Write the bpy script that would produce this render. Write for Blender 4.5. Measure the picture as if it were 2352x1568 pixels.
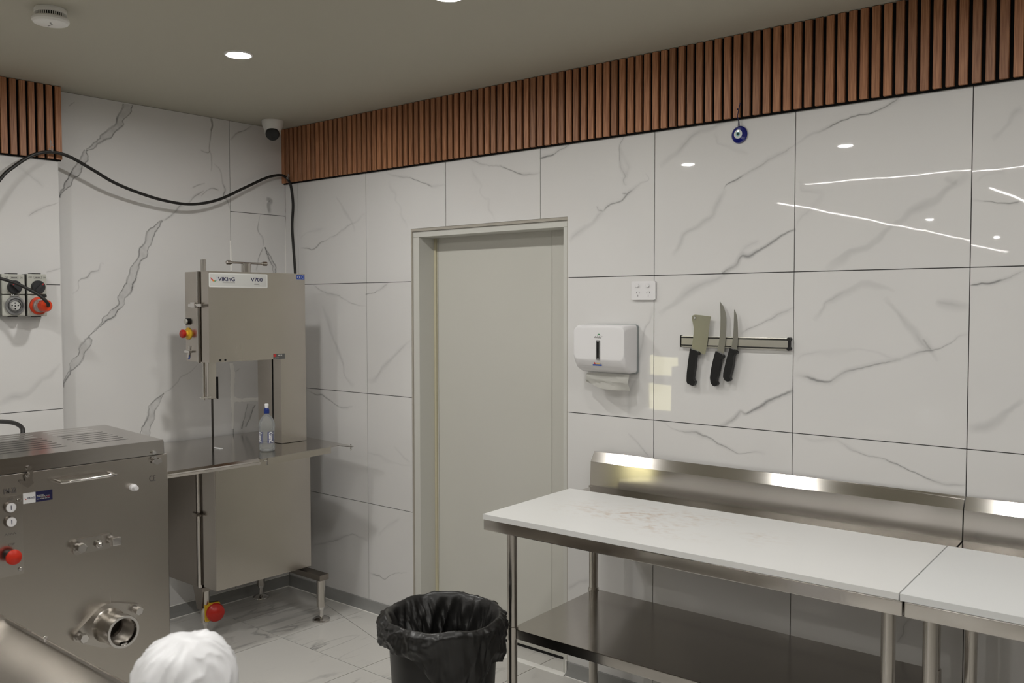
import bpy, bmesh, math, random
from mathutils import Vector, Matrix, noise

for o in list(bpy.data.objects):
    bpy.data.objects.remove(o)
scene = bpy.context.scene
COL = scene.collection
random.seed(7)

# ------------------------------------------------------------------ camera
FPX, HEAD, PITCH, ROLL = 2092.5, 0.86895711, 0.0397647, -0.001574
CAM = Vector((4.5070, -3.2614, 1.6700))
_h = Vector((-math.cos(HEAD), math.sin(HEAD), 0))
_r = Vector((math.sin(HEAD), math.cos(HEAD), 0))
FWD = _h * math.cos(PITCH) + Vector((0, 0, -math.sin(PITCH)))
_u = _r.cross(FWD)
RGT = _r * math.cos(ROLL) + _u * math.sin(ROLL)
UPV = _u * math.cos(ROLL) - _r * math.sin(ROLL)
cd = bpy.data.cameras.new('camera')
cd.sensor_width = 36.0
cd.lens = 36.0 * FPX / 2352.0
cd.clip_start = 0.05
cd.dof.use_dof = True
cd.dof.focus_distance = 4.2
cd.dof.aperture_fstop = 6.3
cam = bpy.data.objects.new('camera', cd)
COL.objects.link(cam)
m3 = Matrix((RGT, UPV, -FWD)).transposed()
cam.matrix_world = Matrix.Translation(CAM) @ m3.to_4x4()
scene.camera = cam

# ------------------------------------------------------------------ world, exposure
scene.view_settings.view_transform = 'Standard'
scene.view_settings.look = 'None'
scene.view_settings.gamma = 1.0
scene.view_settings.use_curve_mapping = False
scene.view_settings.exposure = 0.0
w = bpy.data.worlds.new('world')
scene.world = w
w.use_nodes = True
w.node_tree.nodes['Background'].inputs[0].default_value = (0.02, 0.022, 0.03, 1)
w.node_tree.nodes['Background'].inputs[1].default_value = 0.3

DOWNLIGHT_EMIT = 415.0
STRIP_EMIT = 60.0
LAMP_RGB = (1.0, 0.985, 0.95)
CEIL = 2.70

# ------------------------------------------------------------------ pixel helpers (points on real planes of the room)
def ray(px, py):
    return FWD + RGT * ((px - 1176) / FPX) - UPV * ((py - 784) / FPX)
def on(px, py, ax, val):
    d = ray(px, py)
    return CAM + d * ((val - CAM[ax]) / d[ax])
def onx(px, py, x): return on(px, py, 0, x)
def ony(px, py, y): return on(px, py, 1, y)
def onz(px, py, z): return on(px, py, 2, z)
def dep(px, py, D): return CAM + ray(px, py) * D

# ------------------------------------------------------------------ materials
MATS = {}
def nodes_of(m):
    m.use_nodes = True
    nt = m.node_tree
    return nt, nt.nodes, nt.links, nt.nodes['Principled BSDF']
def mat(name, rgb, rough=0.5, metal=0.0, spec=0.5, coat=0.0, emit=None, estr=0.0, alpha=1.0, trans=0.0, ior=1.45, bump=0.0, bscale=200.0, var=0.0, vscale=4.0):
    m = bpy.data.materials.new(name)
    nt, N, L, p = nodes_of(m)
    p.inputs['Base Color'].default_value = (*rgb, 1)
    p.inputs['Roughness'].default_value = rough
    p.inputs['Metallic'].default_value = metal
    p.inputs['Specular IOR Level'].default_value = spec
    p.inputs['Coat Weight'].default_value = coat
    p.inputs['IOR'].default_value = ior
    p.inputs['Transmission Weight'].default_value = trans
    p.inputs['Alpha'].default_value = alpha
    if emit:
        p.inputs['Emission Color'].default_value = (*emit, 1)
        p.inputs['Emission Strength'].default_value = estr
    tc = N.new('ShaderNodeTexCoord')
    if var > 0:
        n = N.new('ShaderNodeTexNoise'); n.inputs['Scale'].default_value = vscale; n.inputs['Detail'].default_value = 4
        L.new(tc.outputs['Object'], n.inputs['Vector'])
        mx = N.new('ShaderNodeMix'); mx.data_type = 'RGBA'
        mx.inputs[6].default_value = (*[c * (1 - var) for c in rgb], 1)
        mx.inputs[7].default_value = (*[min(1, c * (1 + var)) for c in rgb], 1)
        L.new(n.outputs['Fac'], mx.inputs[0]); L.new(mx.outputs[2], p.inputs['Base Color'])
    if bump > 0:
        n2 = N.new('ShaderNodeTexNoise'); n2.inputs['Scale'].default_value = bscale; n2.inputs['Detail'].default_value = 3
        L.new(tc.outputs['Object'], n2.inputs['Vector'])
        b = N.new('ShaderNodeBump'); b.inputs['Strength'].default_value = bump; b.inputs['Distance'].default_value = 0.002
        L.new(n2.outputs['Fac'], b.inputs['Height']); L.new(b.outputs['Normal'], p.inputs['Normal'])
    MATS[name] = m
    return m
def steel(name, rgb, r0, r1, stretch=(1, 1, 60), bump=0.03, aniso=0.0):
    m = bpy.data.materials.new(name)
    nt, N, L, p = nodes_of(m)
    p.inputs['Metallic'].default_value = 1.0
    p.inputs['Anisotropic'].default_value = aniso
    tc = N.new('ShaderNodeTexCoord'); mp = N.new('ShaderNodeMapping')
    mp.inputs['Scale'].default_value = stretch
    L.new(tc.outputs['Object'], mp.inputs['Vector'])
    n = N.new('ShaderNodeTexNoise'); n.inputs['Scale'].default_value = 6; n.inputs['Detail'].default_value = 2
    L.new(mp.outputs['Vector'], n.inputs['Vector'])
    n2 = N.new('ShaderNodeTexNoise'); n2.inputs['Scale'].default_value = 4; n2.inputs['Detail'].default_value = 4
    L.new(tc.outputs['Object'], n2.inputs['Vector'])
    add = N.new('ShaderNodeMath'); add.operation = 'MULTIPLY_ADD'; add.inputs[1].default_value = 0.5
    L.new(n.outputs['Fac'], add.inputs[0])
    h2 = N.new('ShaderNodeMath'); h2.operation = 'MULTIPLY'; h2.inputs[1].default_value = 0.5
    L.new(n2.outputs['Fac'], h2.inputs[0]); L.new(h2.outputs[0], add.inputs[2])
    mr = N.new('ShaderNodeMapRange'); mr.inputs['From Min'].default_value = 0.3; mr.inputs['From Max'].default_value = 0.7
    mr.inputs['To Min'].default_value = r0; mr.inputs['To Max'].default_value = r1
    L.new(add.outputs[0], mr.inputs['Value']); L.new(mr.outputs['Result'], p.inputs['Roughness'])
    mx = N.new('ShaderNodeMix'); mx.data_type = 'RGBA'
    mx.inputs[6].default_value = (*[c * 0.92 for c in rgb], 1); mx.inputs[7].default_value = (*[min(1, c * 1.06) for c in rgb], 1)
    L.new(n2.outputs['Fac'], mx.inputs[0]); L.new(mx.outputs[2], p.inputs['Base Color'])
    b = N.new('ShaderNodeBump'); b.inputs['Strength'].default_value = bump; b.inputs['Distance'].default_value = 0.001
    L.new(n.outputs['Fac'], b.inputs['Height']); L.new(b.outputs['Normal'], p.inputs['Normal'])
    if aniso > 0:
        tg = N.new('ShaderNodeTangent'); tg.direction_type = 'RADIAL'; tg.axis = 'X'
        L.new(tg.outputs[0], p.inputs['Tangent'])
    MATS[name] = m
    return m

STEEL = steel('brushed_steel', (0.52, 0.485, 0.44), 0.245, 0.275, (30, 30, 0.6), 0.0)
STEEL_T = steel('table_steel', (0.58, 0.55, 0.515), 0.11, 0.16, (1, 120, 120), 0.008, 0.6)
STEEL_TOP = steel('top_steel', (0.50, 0.475, 0.445), 0.12, 0.18, (30, 2, 30), 0.008)
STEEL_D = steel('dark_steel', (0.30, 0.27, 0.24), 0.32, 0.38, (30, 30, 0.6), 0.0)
CHROME = mat('chrome', (0.72, 0.70, 0.68), 0.12, 1.0)
TUBE = steel('tube_steel', (0.58, 0.55, 0.51), 0.18, 0.28, (1, 1, 1), 0.0)
BLADE = mat('blade_steel', (0.78, 0.78, 0.77), 0.22, 1.0)
BLACKP = mat('black_plastic', (0.012, 0.012, 0.012), 0.38)
RUBBER = mat('black_rubber', (0.015, 0.014, 0.013), 0.5)
DARK = mat('dark_void', (0.006, 0.006, 0.006), 0.8)
WHITEP = mat('white_plastic', (0.80, 0.79, 0.80), 0.22)
WHITEP2 = mat('white_enamel', (0.78, 0.77, 0.74), 0.35)
GREYP = mat('grey_plastic', (0.50, 0.50, 0.45), 0.4)
GREYD = mat('grey_rim', (0.16, 0.16, 0.16), 0.35)
KNOBD = mat('charcoal_knob', (0.03, 0.03, 0.033), 0.4)
RED = mat('red_plastic', (0.42, 0.018, 0.01), 0.3)
REDB = mat('bright_red', (0.62, 0.03, 0.012), 0.35)
ORANGE = mat('orange_plastic', (0.70, 0.055, 0.012), 0.4)
YELLOW = mat('yellow_plastic', (0.66, 0.42, 0.03), 0.35)
CLEARP = mat('clear_ring', (0.55, 0.53, 0.50), 0.12, 0.0, 0.6, trans=0.4)
NAVY = mat('navy_print', (0.012, 0.012, 0.06), 0.4)
BLUE = mat('blue_print', (0.02, 0.07, 0.35), 0.35)
WHITEPR = mat('white_print', (0.75, 0.75, 0.75), 0.4)
GREYPR = mat('grey_print', (0.12, 0.11, 0.105), 0.5)
REDPR = mat('red_print', (0.5, 0.03, 0.03), 0.4)
TANPR = mat('tan_print', (0.62, 0.42, 0.2), 0.4)
GREENPR = mat('green_print', (0.02, 0.22, 0.06), 0.4)
ORPR = mat('orange_print', (0.65, 0.2, 0.04), 0.4)
LBLUEPR = mat('pale_blue_print', (0.25, 0.35, 0.65), 0.4)
SILVERPL = mat('silver_plate', (0.52, 0.52, 0.50), 0.4, 0.0)
COBALT = mat('cobalt_glass', (0.004, 0.008, 0.16), 0.06, 0.0, 0.6, coat=0.5)
AQUA = mat('aqua_glass', (0.22, 0.48, 0.50), 0.08)
GLASSW = mat('white_glass', (0.72, 0.74, 0.72), 0.06)
NAVYCORD = mat('navy_cord', (0.01, 0.012, 0.06), 0.7)
FELT = mat('black_felt', (0.007, 0.007, 0.007), 0.95, spec=0.1)
PAPER = mat('paper_towel', (0.72, 0.71, 0.67), 0.9, bump=0.15, bscale=150)
BAGB = mat('black_bag', (0.014, 0.0135, 0.013), 0.33, spec=0.6, bump=0.3, bscale=60)
BINM = mat('bin_plastic', (0.016, 0.0155, 0.015), 0.4)
BAGW = mat('white_bag', (0.86, 0.86, 0.88), 0.38, bump=0.15, bscale=30)
DOORP = mat('door_paint', (0.60, 0.59, 0.54), 0.42, var=0.02)
FRAMEP = mat('frame_paint', (0.62, 0.615, 0.575), 0.4)
RAWEDGE = mat('raw_plaster', (0.42, 0.39, 0.34), 0.9, bump=0.5, bscale=120)
GAPGLOW = mat('gap_glow_paint', (0.54, 0.50, 0.36), 0.6)  # glow of the door gap, put into a flat colour
GROUT = mat('dark_grout', (0.022, 0.021, 0.021), 0.8)
CAULK = mat('white_caulk', (0.90, 0.885, 0.85), 0.5, bump=0.3, bscale=40)
COVE = mat('grey_cove', (0.30, 0.30, 0.29), 0.45, var=0.12, vscale=12)
ALUM = mat('aluminium', (0.82, 0.80, 0.73), 0.32, 1.0)
BOARD = None
WALLP = mat('shop_wall_paint', (0.62, 0.61, 0.58), 0.5)
WALLD = mat('darkened_end_wall', (0.24, 0.21, 0.175), 0.5)  # unseen wall's finish is made up, dark so the steel mirrors less light
SHOPT = mat('shop_dark', (0.10, 0.09, 0.08), 0.5)
STRIPM = mat('led_diffuser', (0.9, 0.9, 0.9), 0.4, emit=(1.0, 0.97, 0.93), estr=STRIP_EMIT)
FRIDGEL = mat('lit_cabinet', (0.8, 0.76, 0.5), 0.5, emit=(1.0, 0.93, 0.52), estr=5.0)

# ceiling paint
cm = mat('ceiling_paint', (0.44, 0.418, 0.345), 0.62, var=0.02, vscale=1.5, bump=0.02, bscale=300)

# wood slat
def wood():
    m = bpy.data.materials.new('walnut_slat')
    nt, N, L, p = nodes_of(m)
    tc = N.new('ShaderNodeTexCoord'); oi = N.new('ShaderNodeObjectInfo')
    addv = N.new('ShaderNodeVectorMath'); addv.operation = 'ADD'
    sc = N.new('ShaderNodeVectorMath'); sc.operation = 'SCALE'; sc.inputs[0].default_value = (17.3, 9.1, 31.7)
    L.new(oi.outputs['Random'], sc.inputs['Scale']); L.new(tc.outputs['Object'], addv.inputs[0]); L.new(sc.outputs[0], addv.inputs[1])
    mp = N.new('ShaderNodeMapping'); mp.inputs['Scale'].default_value = (90, 90, 3.5); L.new(addv.outputs[0], mp.inputs['Vector'])
    n = N.new('ShaderNodeTexNoise'); n.inputs['Scale'].default_value = 3.0; n.inputs['Detail'].default_value = 6; L.new(mp.outputs[0], n.inputs['Vector'])
    cr = N.new('ShaderNodeValToRGB')
    cr.color_ramp.elements[0].position = 0.3; cr.color_ramp.elements[0].color = (0.24, 0.092, 0.039, 1)
    cr.color_ramp.elements[1].position = 0.72; cr.color_ramp.elements[1].color = (0.50, 0.24, 0.12, 1)
    L.new(n.outputs['Fac'], cr.inputs[0])
    hv = N.new('ShaderNodeHueSaturation')
    mr = N.new('ShaderNodeMapRange'); mr.inputs['To Min'].default_value = 0.8; mr.inputs['To Max'].default_value = 1.2
    L.new(oi.outputs['Random'], mr.inputs['Value']); L.new(mr.outputs[0], hv.inputs['Value'])
    L.new(cr.outputs[0], hv.inputs['Color']); L.new(hv.outputs[0], p.inputs['Base Color'])
    p.inputs['Roughness'].default_value = 0.5
    MATS['walnut_slat'] = m
    return m
WOOD = wood()

def tile_nodes(m, rgb, floor=False):
    nt, N, L, p = nodes_of(m)
    geo = N.new('ShaderNodeNewGeometry')
    n = N.new('ShaderNodeTexNoise'); n.inputs['Scale'].default_value = 2.2; n.inputs['Detail'].default_value = 5
    L.new(geo.outputs['Position'], n.inputs['Vector'])
    mx = N.new('ShaderNodeMix'); mx.data_type = 'RGBA'
    mx.inputs[6].default_value = (*[c * 0.955 for c in rgb], 1); mx.inputs[7].default_value = (*[min(1, c * 1.03) for c in rgb], 1)
    L.new(n.outputs['Fac'], mx.inputs[0])
    col = mx.outputs[2]
    if floor:
        oi = N.new('ShaderNodeObjectInfo')
        sc = N.new('ShaderNodeVectorMath'); sc.operation = 'SCALE'; sc.inputs[0].default_value = (13.7, 29.1, 5.0)
        L.new(oi.outputs['Random'], sc.inputs['Scale'])
        av = N.new('ShaderNodeVectorMath'); av.operation = 'ADD'
        L.new(geo.outputs['Position'], av.inputs[0]); L.new(sc.outputs[0], av.inputs[1])
        mp = N.new('ShaderNodeMapping'); mp.inputs['Rotation'].default_value = (0, 0, 0.5); mp.inputs['Scale'].default_value = (4.2, 1.0, 1)
        L.new(av.outputs[0], mp.inputs['Vector'])
        f1 = N.new('ShaderNodeTexNoise'); f1.inputs['Scale'].default_value = 1.5; f1.inputs['Detail'].default_value = 5; f1.inputs['Distortion'].default_value = 0.8
        L.new(mp.outputs[0], f1.inputs['Vector'])
        sub = N.new('ShaderNodeMath'); sub.operation = 'SUBTRACT'; sub.inputs[1].default_value = 0.5; L.new(f1.outputs['Fac'], sub.inputs[0])
        ab = N.new('ShaderNodeMath'); ab.operation = 'ABSOLUTE'; L.new(sub.outputs[0], ab.inputs[0])
        mr = N.new('ShaderNodeMapRange'); mr.inputs['From Min'].default_value = 0.0; mr.inputs['From Max'].default_value = 0.034
        mr.inputs['To Min'].default_value = 1.0; mr.inputs['To Max'].default_value = 0.0
        L.new(ab.outputs[0], mr.inputs['Value'])
        f2 = N.new('ShaderNodeTexNoise'); f2.inputs['Scale'].default_value = 2.5; f2.inputs['Detail'].default_value = 2
        L.new(av.outputs[0], f2.inputs['Vector'])
        mr2 = N.new('ShaderNodeMapRange'); mr2.inputs['From Min'].default_value = 0.42; mr2.inputs['From Max'].default_value = 0.68
        mr2.inputs['To Min'].default_value = 0.0; mr2.inputs['To Max'].default_value = 0.9
        L.new(f2.outputs['Fac'], mr2.inputs['Value'])
        mu = N.new('ShaderNodeMath'); mu.operation = 'MULTIPLY'; L.new(mr.outputs[0], mu.inputs[0]); L.new(mr2.outputs[0], mu.inputs[1])
        mv = N.new('ShaderNodeMix'); mv.data_type = 'RGBA'; mv.inputs[7].default_value = (0.26, 0.255, 0.25, 1)
        L.new(mu.outputs[0], mv.inputs[0]); L.new(col, mv.inputs[6]); col = mv.outputs[2]
    L.new(col, p.inputs['Base Color'])
    p.inputs['Roughness'].default_value = 0.018 if not floor else 0.20
    p.inputs['Specular IOR Level'].default_value = 0.5
    nb = N.new('ShaderNodeTexNoise'); nb.inputs['Scale'].default_value = 5.0; nb.inputs['Detail'].default_value = 2.0
    L.new(geo.outputs['Position'], nb.inputs['Vector'])
    b = N.new('ShaderNodeBump'); b.inputs['Strength'].default_value = 0.045 if not floor else 0.04; b.inputs['Distance'].default_value = 0.004
    L.new(nb.outputs['Fac'], b.inputs['Height']); L.new(b.outputs['Normal'], p.inputs['Normal'])
    return nt, N, L, p
TILE_RGB = (0.735, 0.725, 0.715)
TILE = bpy.data.materials.new('marble_tile'); tile_nodes(TILE, TILE_RGB)
FTILE = bpy.data.materials.new('marble_floor_tile'); tile_nodes(FTILE, (0.66, 0.645, 0.615), True)
VEIN = bpy.data.materials.new('marble_vein')
nt, N, L, p = tile_nodes(VEIN, (0.17, 0.175, 0.178))
at = N.new('ShaderNodeAttribute'); at.attribute_name = 'vein'
tr = N.new('ShaderNodeBsdfTransparent'); ms = N.new('ShaderNodeMixShader')
L.new(at.outputs['Fac'], ms.inputs[0]); L.new(tr.outputs[0], ms.inputs[1]); L.new(p.outputs[0], ms.inputs[2])
L.new(ms.outputs[0], N['Material Output'].inputs['Surface'])
# cutting board
def board_mat():
    m = bpy.data.materials.new('white_board')
    nt, N, L, p = nodes_of(m)
    tc = N.new('ShaderNodeTexCoord')
    def nz(scale, det, lo, hi, sc=(1, 1, 1), off=(0, 0, 0)):
        mp = N.new('ShaderNodeMapping'); mp.inputs['Scale'].default_value = sc; mp.inputs['Location'].default_value = off
        L.new(tc.outputs['Object'], mp.inputs['Vector'])
        n = N.new('ShaderNodeTexNoise'); n.inputs['Scale'].default_value = scale; n.inputs['Detail'].default_value = det
        L.new(mp.outputs[0], n.inputs['Vector'])
        mr = N.new('ShaderNodeMapRange'); mr.inputs['From Min'].default_value = lo; mr.inputs['From Max'].default_value = hi
        L.new(n.outputs['Fac'], mr.inputs['Value'])
        return mr.outputs[0]
    big = nz(5, 2, 0.40, 0.60); small = nz(30, 6, 0.48, 0.70, (1, 1.6, 1))
    # worn, stained patch in the chopping area (a shape of its own)
    sx = N.new('ShaderNodeSeparateXYZ'); L.new(tc.outputs['Object'], sx.inputs[0])
    g = N.new('ShaderNodeTexGradient'); g.gradient_type = 'SPHERICAL'
    mp2 = N.new('ShaderNodeMapping'); mp2.inputs['Location'].default_value = (-1.24, 2.15, 0); mp2.inputs['Scale'].default_value = (2.0, 4.3, 0)
    L.new(tc.outputs['Object'], mp2.inputs['Vector']); L.new(mp2.outputs[0], g.inputs['Vector'])
    mu = N.new('ShaderNodeMath'); mu.operation = 'MULTIPLY'; L.new(big, mu.inputs[0]); L.new(small, mu.inputs[1])
    mu2 = N.new('ShaderNodeMath'); mu2.operation = 'MULTIPLY'; L.new(mu.outputs[0], mu2.inputs[0]); L.new(g.outputs['Fac'], mu2.inputs[1])
    mu3 = N.new('ShaderNodeMath'); mu3.operation = 'MULTIPLY'; mu3.inputs[1].default_value = 1.3; L.new(mu2.outputs[0], mu3.inputs[0]); mu3.use_clamp = True
    mx = N.new('ShaderNodeMix'); mx.data_type = 'RGBA'
    mx.inputs[6].default_value = (0.80, 0.80, 0.79, 1); mx.inputs[7].default_value = (0.58, 0.47, 0.37, 1)
    L.new(mu3.outputs[0], mx.inputs[0]); L.new(mx.outputs[2], p.inputs['Base Color'])
    p.inputs['Roughness'].default_value = 0.28
    return m
BOARD = board_mat()
# clear bottle plastic
def glassy(name, rgb, mixf):
    m = bpy.data.materials.new(name)
    nt, N, L, p = nodes_of(m)
    p.inputs['Base Color'].default_value = (*rgb, 1); p.inputs['Roughness'].default_value = 0.04
    tr = N.new('ShaderNodeBsdfTransparent'); tr.inputs[0].default_value = (0.93, 0.95, 0.95, 1)
    gl = N.new('ShaderNodeBsdfGlossy'); gl.inputs['Roughness'].default_value = 0.05
    fr = N.new('ShaderNodeFresnel'); fr.inputs['IOR'].default_value = 1.4
    ms = N.new('ShaderNodeMixShader'); L.new(fr.outputs[0], ms.inputs[0]); L.new(tr.outputs[0], ms.inputs[1]); L.new(gl.outputs[0], ms.inputs[2])
    m2 = N.new('ShaderNodeMixShader'); m2.inputs[0].default_value = mixf
    df = N.new('ShaderNodeBsdfDiffuse'); df.inputs[0].default_value = (*rgb, 1)
    L.new(ms.outputs[0], m2.inputs[1]); L.new(df.outputs[0], m2.inputs[2])
    b = N.new('ShaderNodeBump'); b.inputs['Strength'].default_value = 0.5; b.inputs['Distance'].default_value = 0.003
    tc = N.new('ShaderNodeTexCoord'); v = N.new('ShaderNodeTexVoronoi'); v.inputs['Scale'].default_value = 120
    L.new(tc.outputs['Object'], v.inputs['Vector']); L.new(v.outputs['Distance'], b.inputs['Height']); L.new(b.outputs[0], gl.inputs['Normal'])
    L.new(m2.outputs[0], N['Material Output'].inputs['Surface'])
    return m
PET = glassy('clear_pet', (0.80, 0.82, 0.83), 0.17)
CLEARTIE = glassy('clear_tie', (0.7, 0.7, 0.68), 0.35)

# ------------------------------------------------------------------ mesh builder
class B:
    def __init__(s): s.bm = bmesh.new()
    def face(s, pts):
        vs = [s.bm.verts.new(p) for p in pts]
        return s.bm.faces.new(vs)
    def box(s, x0, x1, y0, y1, z0, z1, bev=0.0, seg=2):
        vs = [s.bm.verts.new((x, y, z)) for x in (x0, x1) for y in (y0, y1) for z in (z0, z1)]
        fs = [s.bm.faces.new([vs[i] for i in f]) for f in ((0, 1, 3, 2), (4, 6, 7, 5), (0, 4, 5, 1), (2, 3, 7, 6), (0, 2, 6, 4), (1, 5, 7, 3))]
        if bev > 0:
            es = list({e for f in fs for e in f.edges})
            bmesh.ops.bevel(s.bm, geom=es, offset=bev, segments=seg, affect='EDGES', profile=0.5)
        return s
    def lathe(s, prof, org, axis=(0, 0, 1), n=28, cap0=True, cap1=True, ref=None, rfun=None):
        a = Vector(axis).normalized()
        r = Vector(ref) if ref else (Vector((1, 0, 0)) if abs(a.x) < 0.9 else Vector((0, 1, 0)))
        r = (r - a * r.dot(a)).normalized(); u = a.cross(r); org = Vector(org)
        rings = []
        for k, (rad, h) in enumerate(prof):
            ring = []
            for i in range(n):
                t = 2 * math.pi * i / n
                q = rad * (rfun(t, k) if rfun else 1.0)
                ring.append(s.bm.verts.new(org + a * h + (r * math.cos(t) + u * math.sin(t)) * q))
            rings.append(ring)
        for k in range(len(rings) - 1):
            for i in range(n):
                j = (i + 1) % n
                s.bm.faces.new((rings[k][i], rings[k][j], rings[k + 1][j], rings[k + 1][i]))
        if cap0: s.bm.faces.new(list(reversed(rings[0])))
        if cap1: s.bm.faces.new(rings[-1])
        return s
    def cyl(s, p0, p1, r0, r1=None, n=24, bev=0.0):
        p0 = Vector(p0); p1 = Vector(p1); h = (p1 - p0).length; r1 = r0 if r1 is None else r1
        if bev: prof = [(r0 - bev, 0), (r0, bev), (r1, h - bev), (r1 - bev, h)]
        else: prof = [(r0, 0), (r1, h)]
        return s.lathe(prof, p0, p1 - p0, n)
    def tube(s, pts, rad, n=10, closed=False):
        pts = [Vector(p) for p in pts]
        t0 = (pts[1] - pts[0]).normalized()
        nrm = t0.orthogonal().normalized()
        rings = []
        for i, p in enumerate(pts):
            if i == 0: t = pts[1] - pts[0]
            elif i == len(pts) - 1: t = pts[-1] - pts[-2]
            else: t = pts[i + 1] - pts[i - 1]
            t.normalize()
            nrm = (nrm - t * nrm.dot(t)).normalized(); bn = t.cross(nrm)
            rr = rad[i] if isinstance(rad, (list, tuple)) else rad
            rings.append([s.bm.verts.new(p + (nrm * math.cos(2 * math.pi * k / n) + bn * math.sin(2 * math.pi * k / n)) * rr) for k in range(n)])
        for a, b in zip(rings, rings[1:]):
            for k in range(n):
                j = (k + 1) % n
                s.bm.faces.new((a[k], a[j], b[j], b[k]))
        s.bm.faces.new(list(reversed(rings[0]))); s.bm.faces.new(rings[-1])
        return s
    def prism(s, poly, org, right, up, depth, nrm=None):
        """polygon (a,b) in the plane org + a*right + b*up, thickness depth towards the normal"""
        org = Vector(org); right = Vector(right); up = Vector(up)
        nv = Vector(nrm) if nrm else right.cross(up)
        lo = [s.bm.verts.new(org + right * a + up * b) for a, b in poly]
        hi = [s.bm.verts.new(org + right * a + up * b + nv * depth) for a, b in poly]
        n = len(poly)
        s.bm.faces.new(list(reversed(lo))); s.bm.faces.new(hi)
        for i in range(n):
            j = (i + 1) % n
            s.bm.faces.new((lo[i], lo[j], hi[j], hi[i]))
        return s
    def sphere(s, c, r, n=16, m=10, sx=1, sy=1, sz=1):
        mtx = Matrix.Translation(c) @ Matrix.Diagonal((r * sx, r * sy, r * sz, 1))
        bmesh.ops.create_uvsphere(s.bm, u_segments=n, v_segments=m, radius=1.0, matrix=mtx)
        return s

ROOT = {}
def finish(bm, name, m, ang=0.6):
    bmesh.ops.recalc_face_normals(bm, faces=bm.faces)
    for f in bm.faces: f.smooth = True
    for e in bm.edges:
        if len(e.link_faces) == 2 and e.calc_face_angle(0) > ang: e.smooth = False
    me = bpy.data.meshes.new(name)
    bm.to_mesh(me); bm.free()
    if m: me.materials.append(m)
    return me
def obj(name, b, m, parent=None, label=None, origin=None, ang=0.6):
    """parent given: a part (world-space mesh moved into the frame of the thing); else a top-level mesh"""
    bm = b.bm
    if parent is not None:
        M = ROOT[parent.name]
        bm.transform(M.inverted())
    elif origin is not None:
        bm.transform(Matrix.Translation(-Vector(origin)))
    me = finish(bm, name, m, ang)
    o = bpy.data.objects.new(name, me); COL.objects.link(o)
    wn_ = o.modifiers.new('weighted_normals', 'WEIGHTED_NORMAL'); wn_.keep_sharp = True
    if parent is not None:
        o.parent = parent; ROOT[o.name] = ROOT[parent.name]
    else:
        if origin is not None: o.location = origin
        ROOT[o.name] = Matrix.Translation(Vector(origin)) if origin is not None else Matrix.Identity(4)
    if label: o['label'] = label
    return o
def thing(name, label, cat, loc, group=None):
    o = bpy.data.objects.new(name, None); COL.objects.link(o)
    o.empty_display_size = 0.1
    o.location = loc; o['label'] = label; o['category'] = cat
    if group: o['group'] = group
    ROOT[o.name] = Matrix.Translation(Vector(loc))
    return o
def tag(o, label, cat, group=None):
    o['label'] = label; o['category'] = cat
    if group: o['group'] = group
    return o
def struct(o, label=None):
    o['kind'] = 'structure'
    if label: o['label'] = label
    return o

X, Y, Z = Vector((1, 0, 0)), Vector((0, 1, 0)), Vector((0, 0, 1))
_tcache = {}
def text_geo(s, bold=0.0, shear=0.0):
    key = (s, bold, shear)
    if key not in _tcache:
        cu = bpy.data.curves.new('t', 'FONT'); cu.body = s; cu.size = 1.0; cu.offset = bold; cu.shear = shear; cu.resolution_u = 3
        cu.fill_mode = 'FRONT'
        ob = bpy.data.objects.new('t', cu); COL.objects.link(ob)
        bpy.context.view_layer.update()
        me = bpy.data.meshes.new_from_object(ob.evaluated_get(bpy.context.evaluated_depsgraph_get()))
        v = [(q.co.x, q.co.y) for q in me.vertices]; f = [list(q.vertices) for q in me.polygons]
        bpy.data.objects.remove(ob); bpy.data.curves.remove(cu); bpy.data.meshes.remove(me)
        _tcache[key] = (v, f)
    return _tcache[key]
def text(b, s, c, w, h, right, up, lift=0.0006, bold=0.0, shear=0.0, fmap=None):
    """flat lettering filling a w x h rectangle centred on c"""
    v, f = text_geo(s, bold, shear)
    x0 = min(q[0] for q in v); x1 = max(q[0] for q in v); y0 = min(q[1] for q in v); y1 = max(q[1] for q in v)
    right = Vector(right); up = Vector(up); nv = right.cross(up); c = Vector(c)
    vs = []
    for q in v:
        a = ((q[0] - x0) / (x1 - x0) - 0.5) * w; bb = ((q[1] - y0) / (y1 - y0) - 0.5) * h
        vs.append(b.bm.verts.new(fmap(a, bb) if fmap else c + right * a + up * bb + nv * lift))
    for q in f:
        try: b.bm.faces.new([vs[i] for i in q])
        except ValueError: pass
    return b
def dashes(b, c, w, h, right, up, n, lift=0.0004):
    """a line of print too small to read: short blurred word blocks"""
    right = Vector(right); up = Vector(up); nv = right.cross(up); c = Vector(c) + nv * lift; x = -w / 2
    for i in range(n):
        wd = w / n * random.uniform(0.62, 0.92)
        vs = [b.bm.verts.new(c + right * a + up * v) for a, v in ((x, -h / 2), (x + wd, -h / 2), (x + wd, h / 2), (x, h / 2))]
        b.bm.faces.new(vs); x += w / n
    return b

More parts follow.
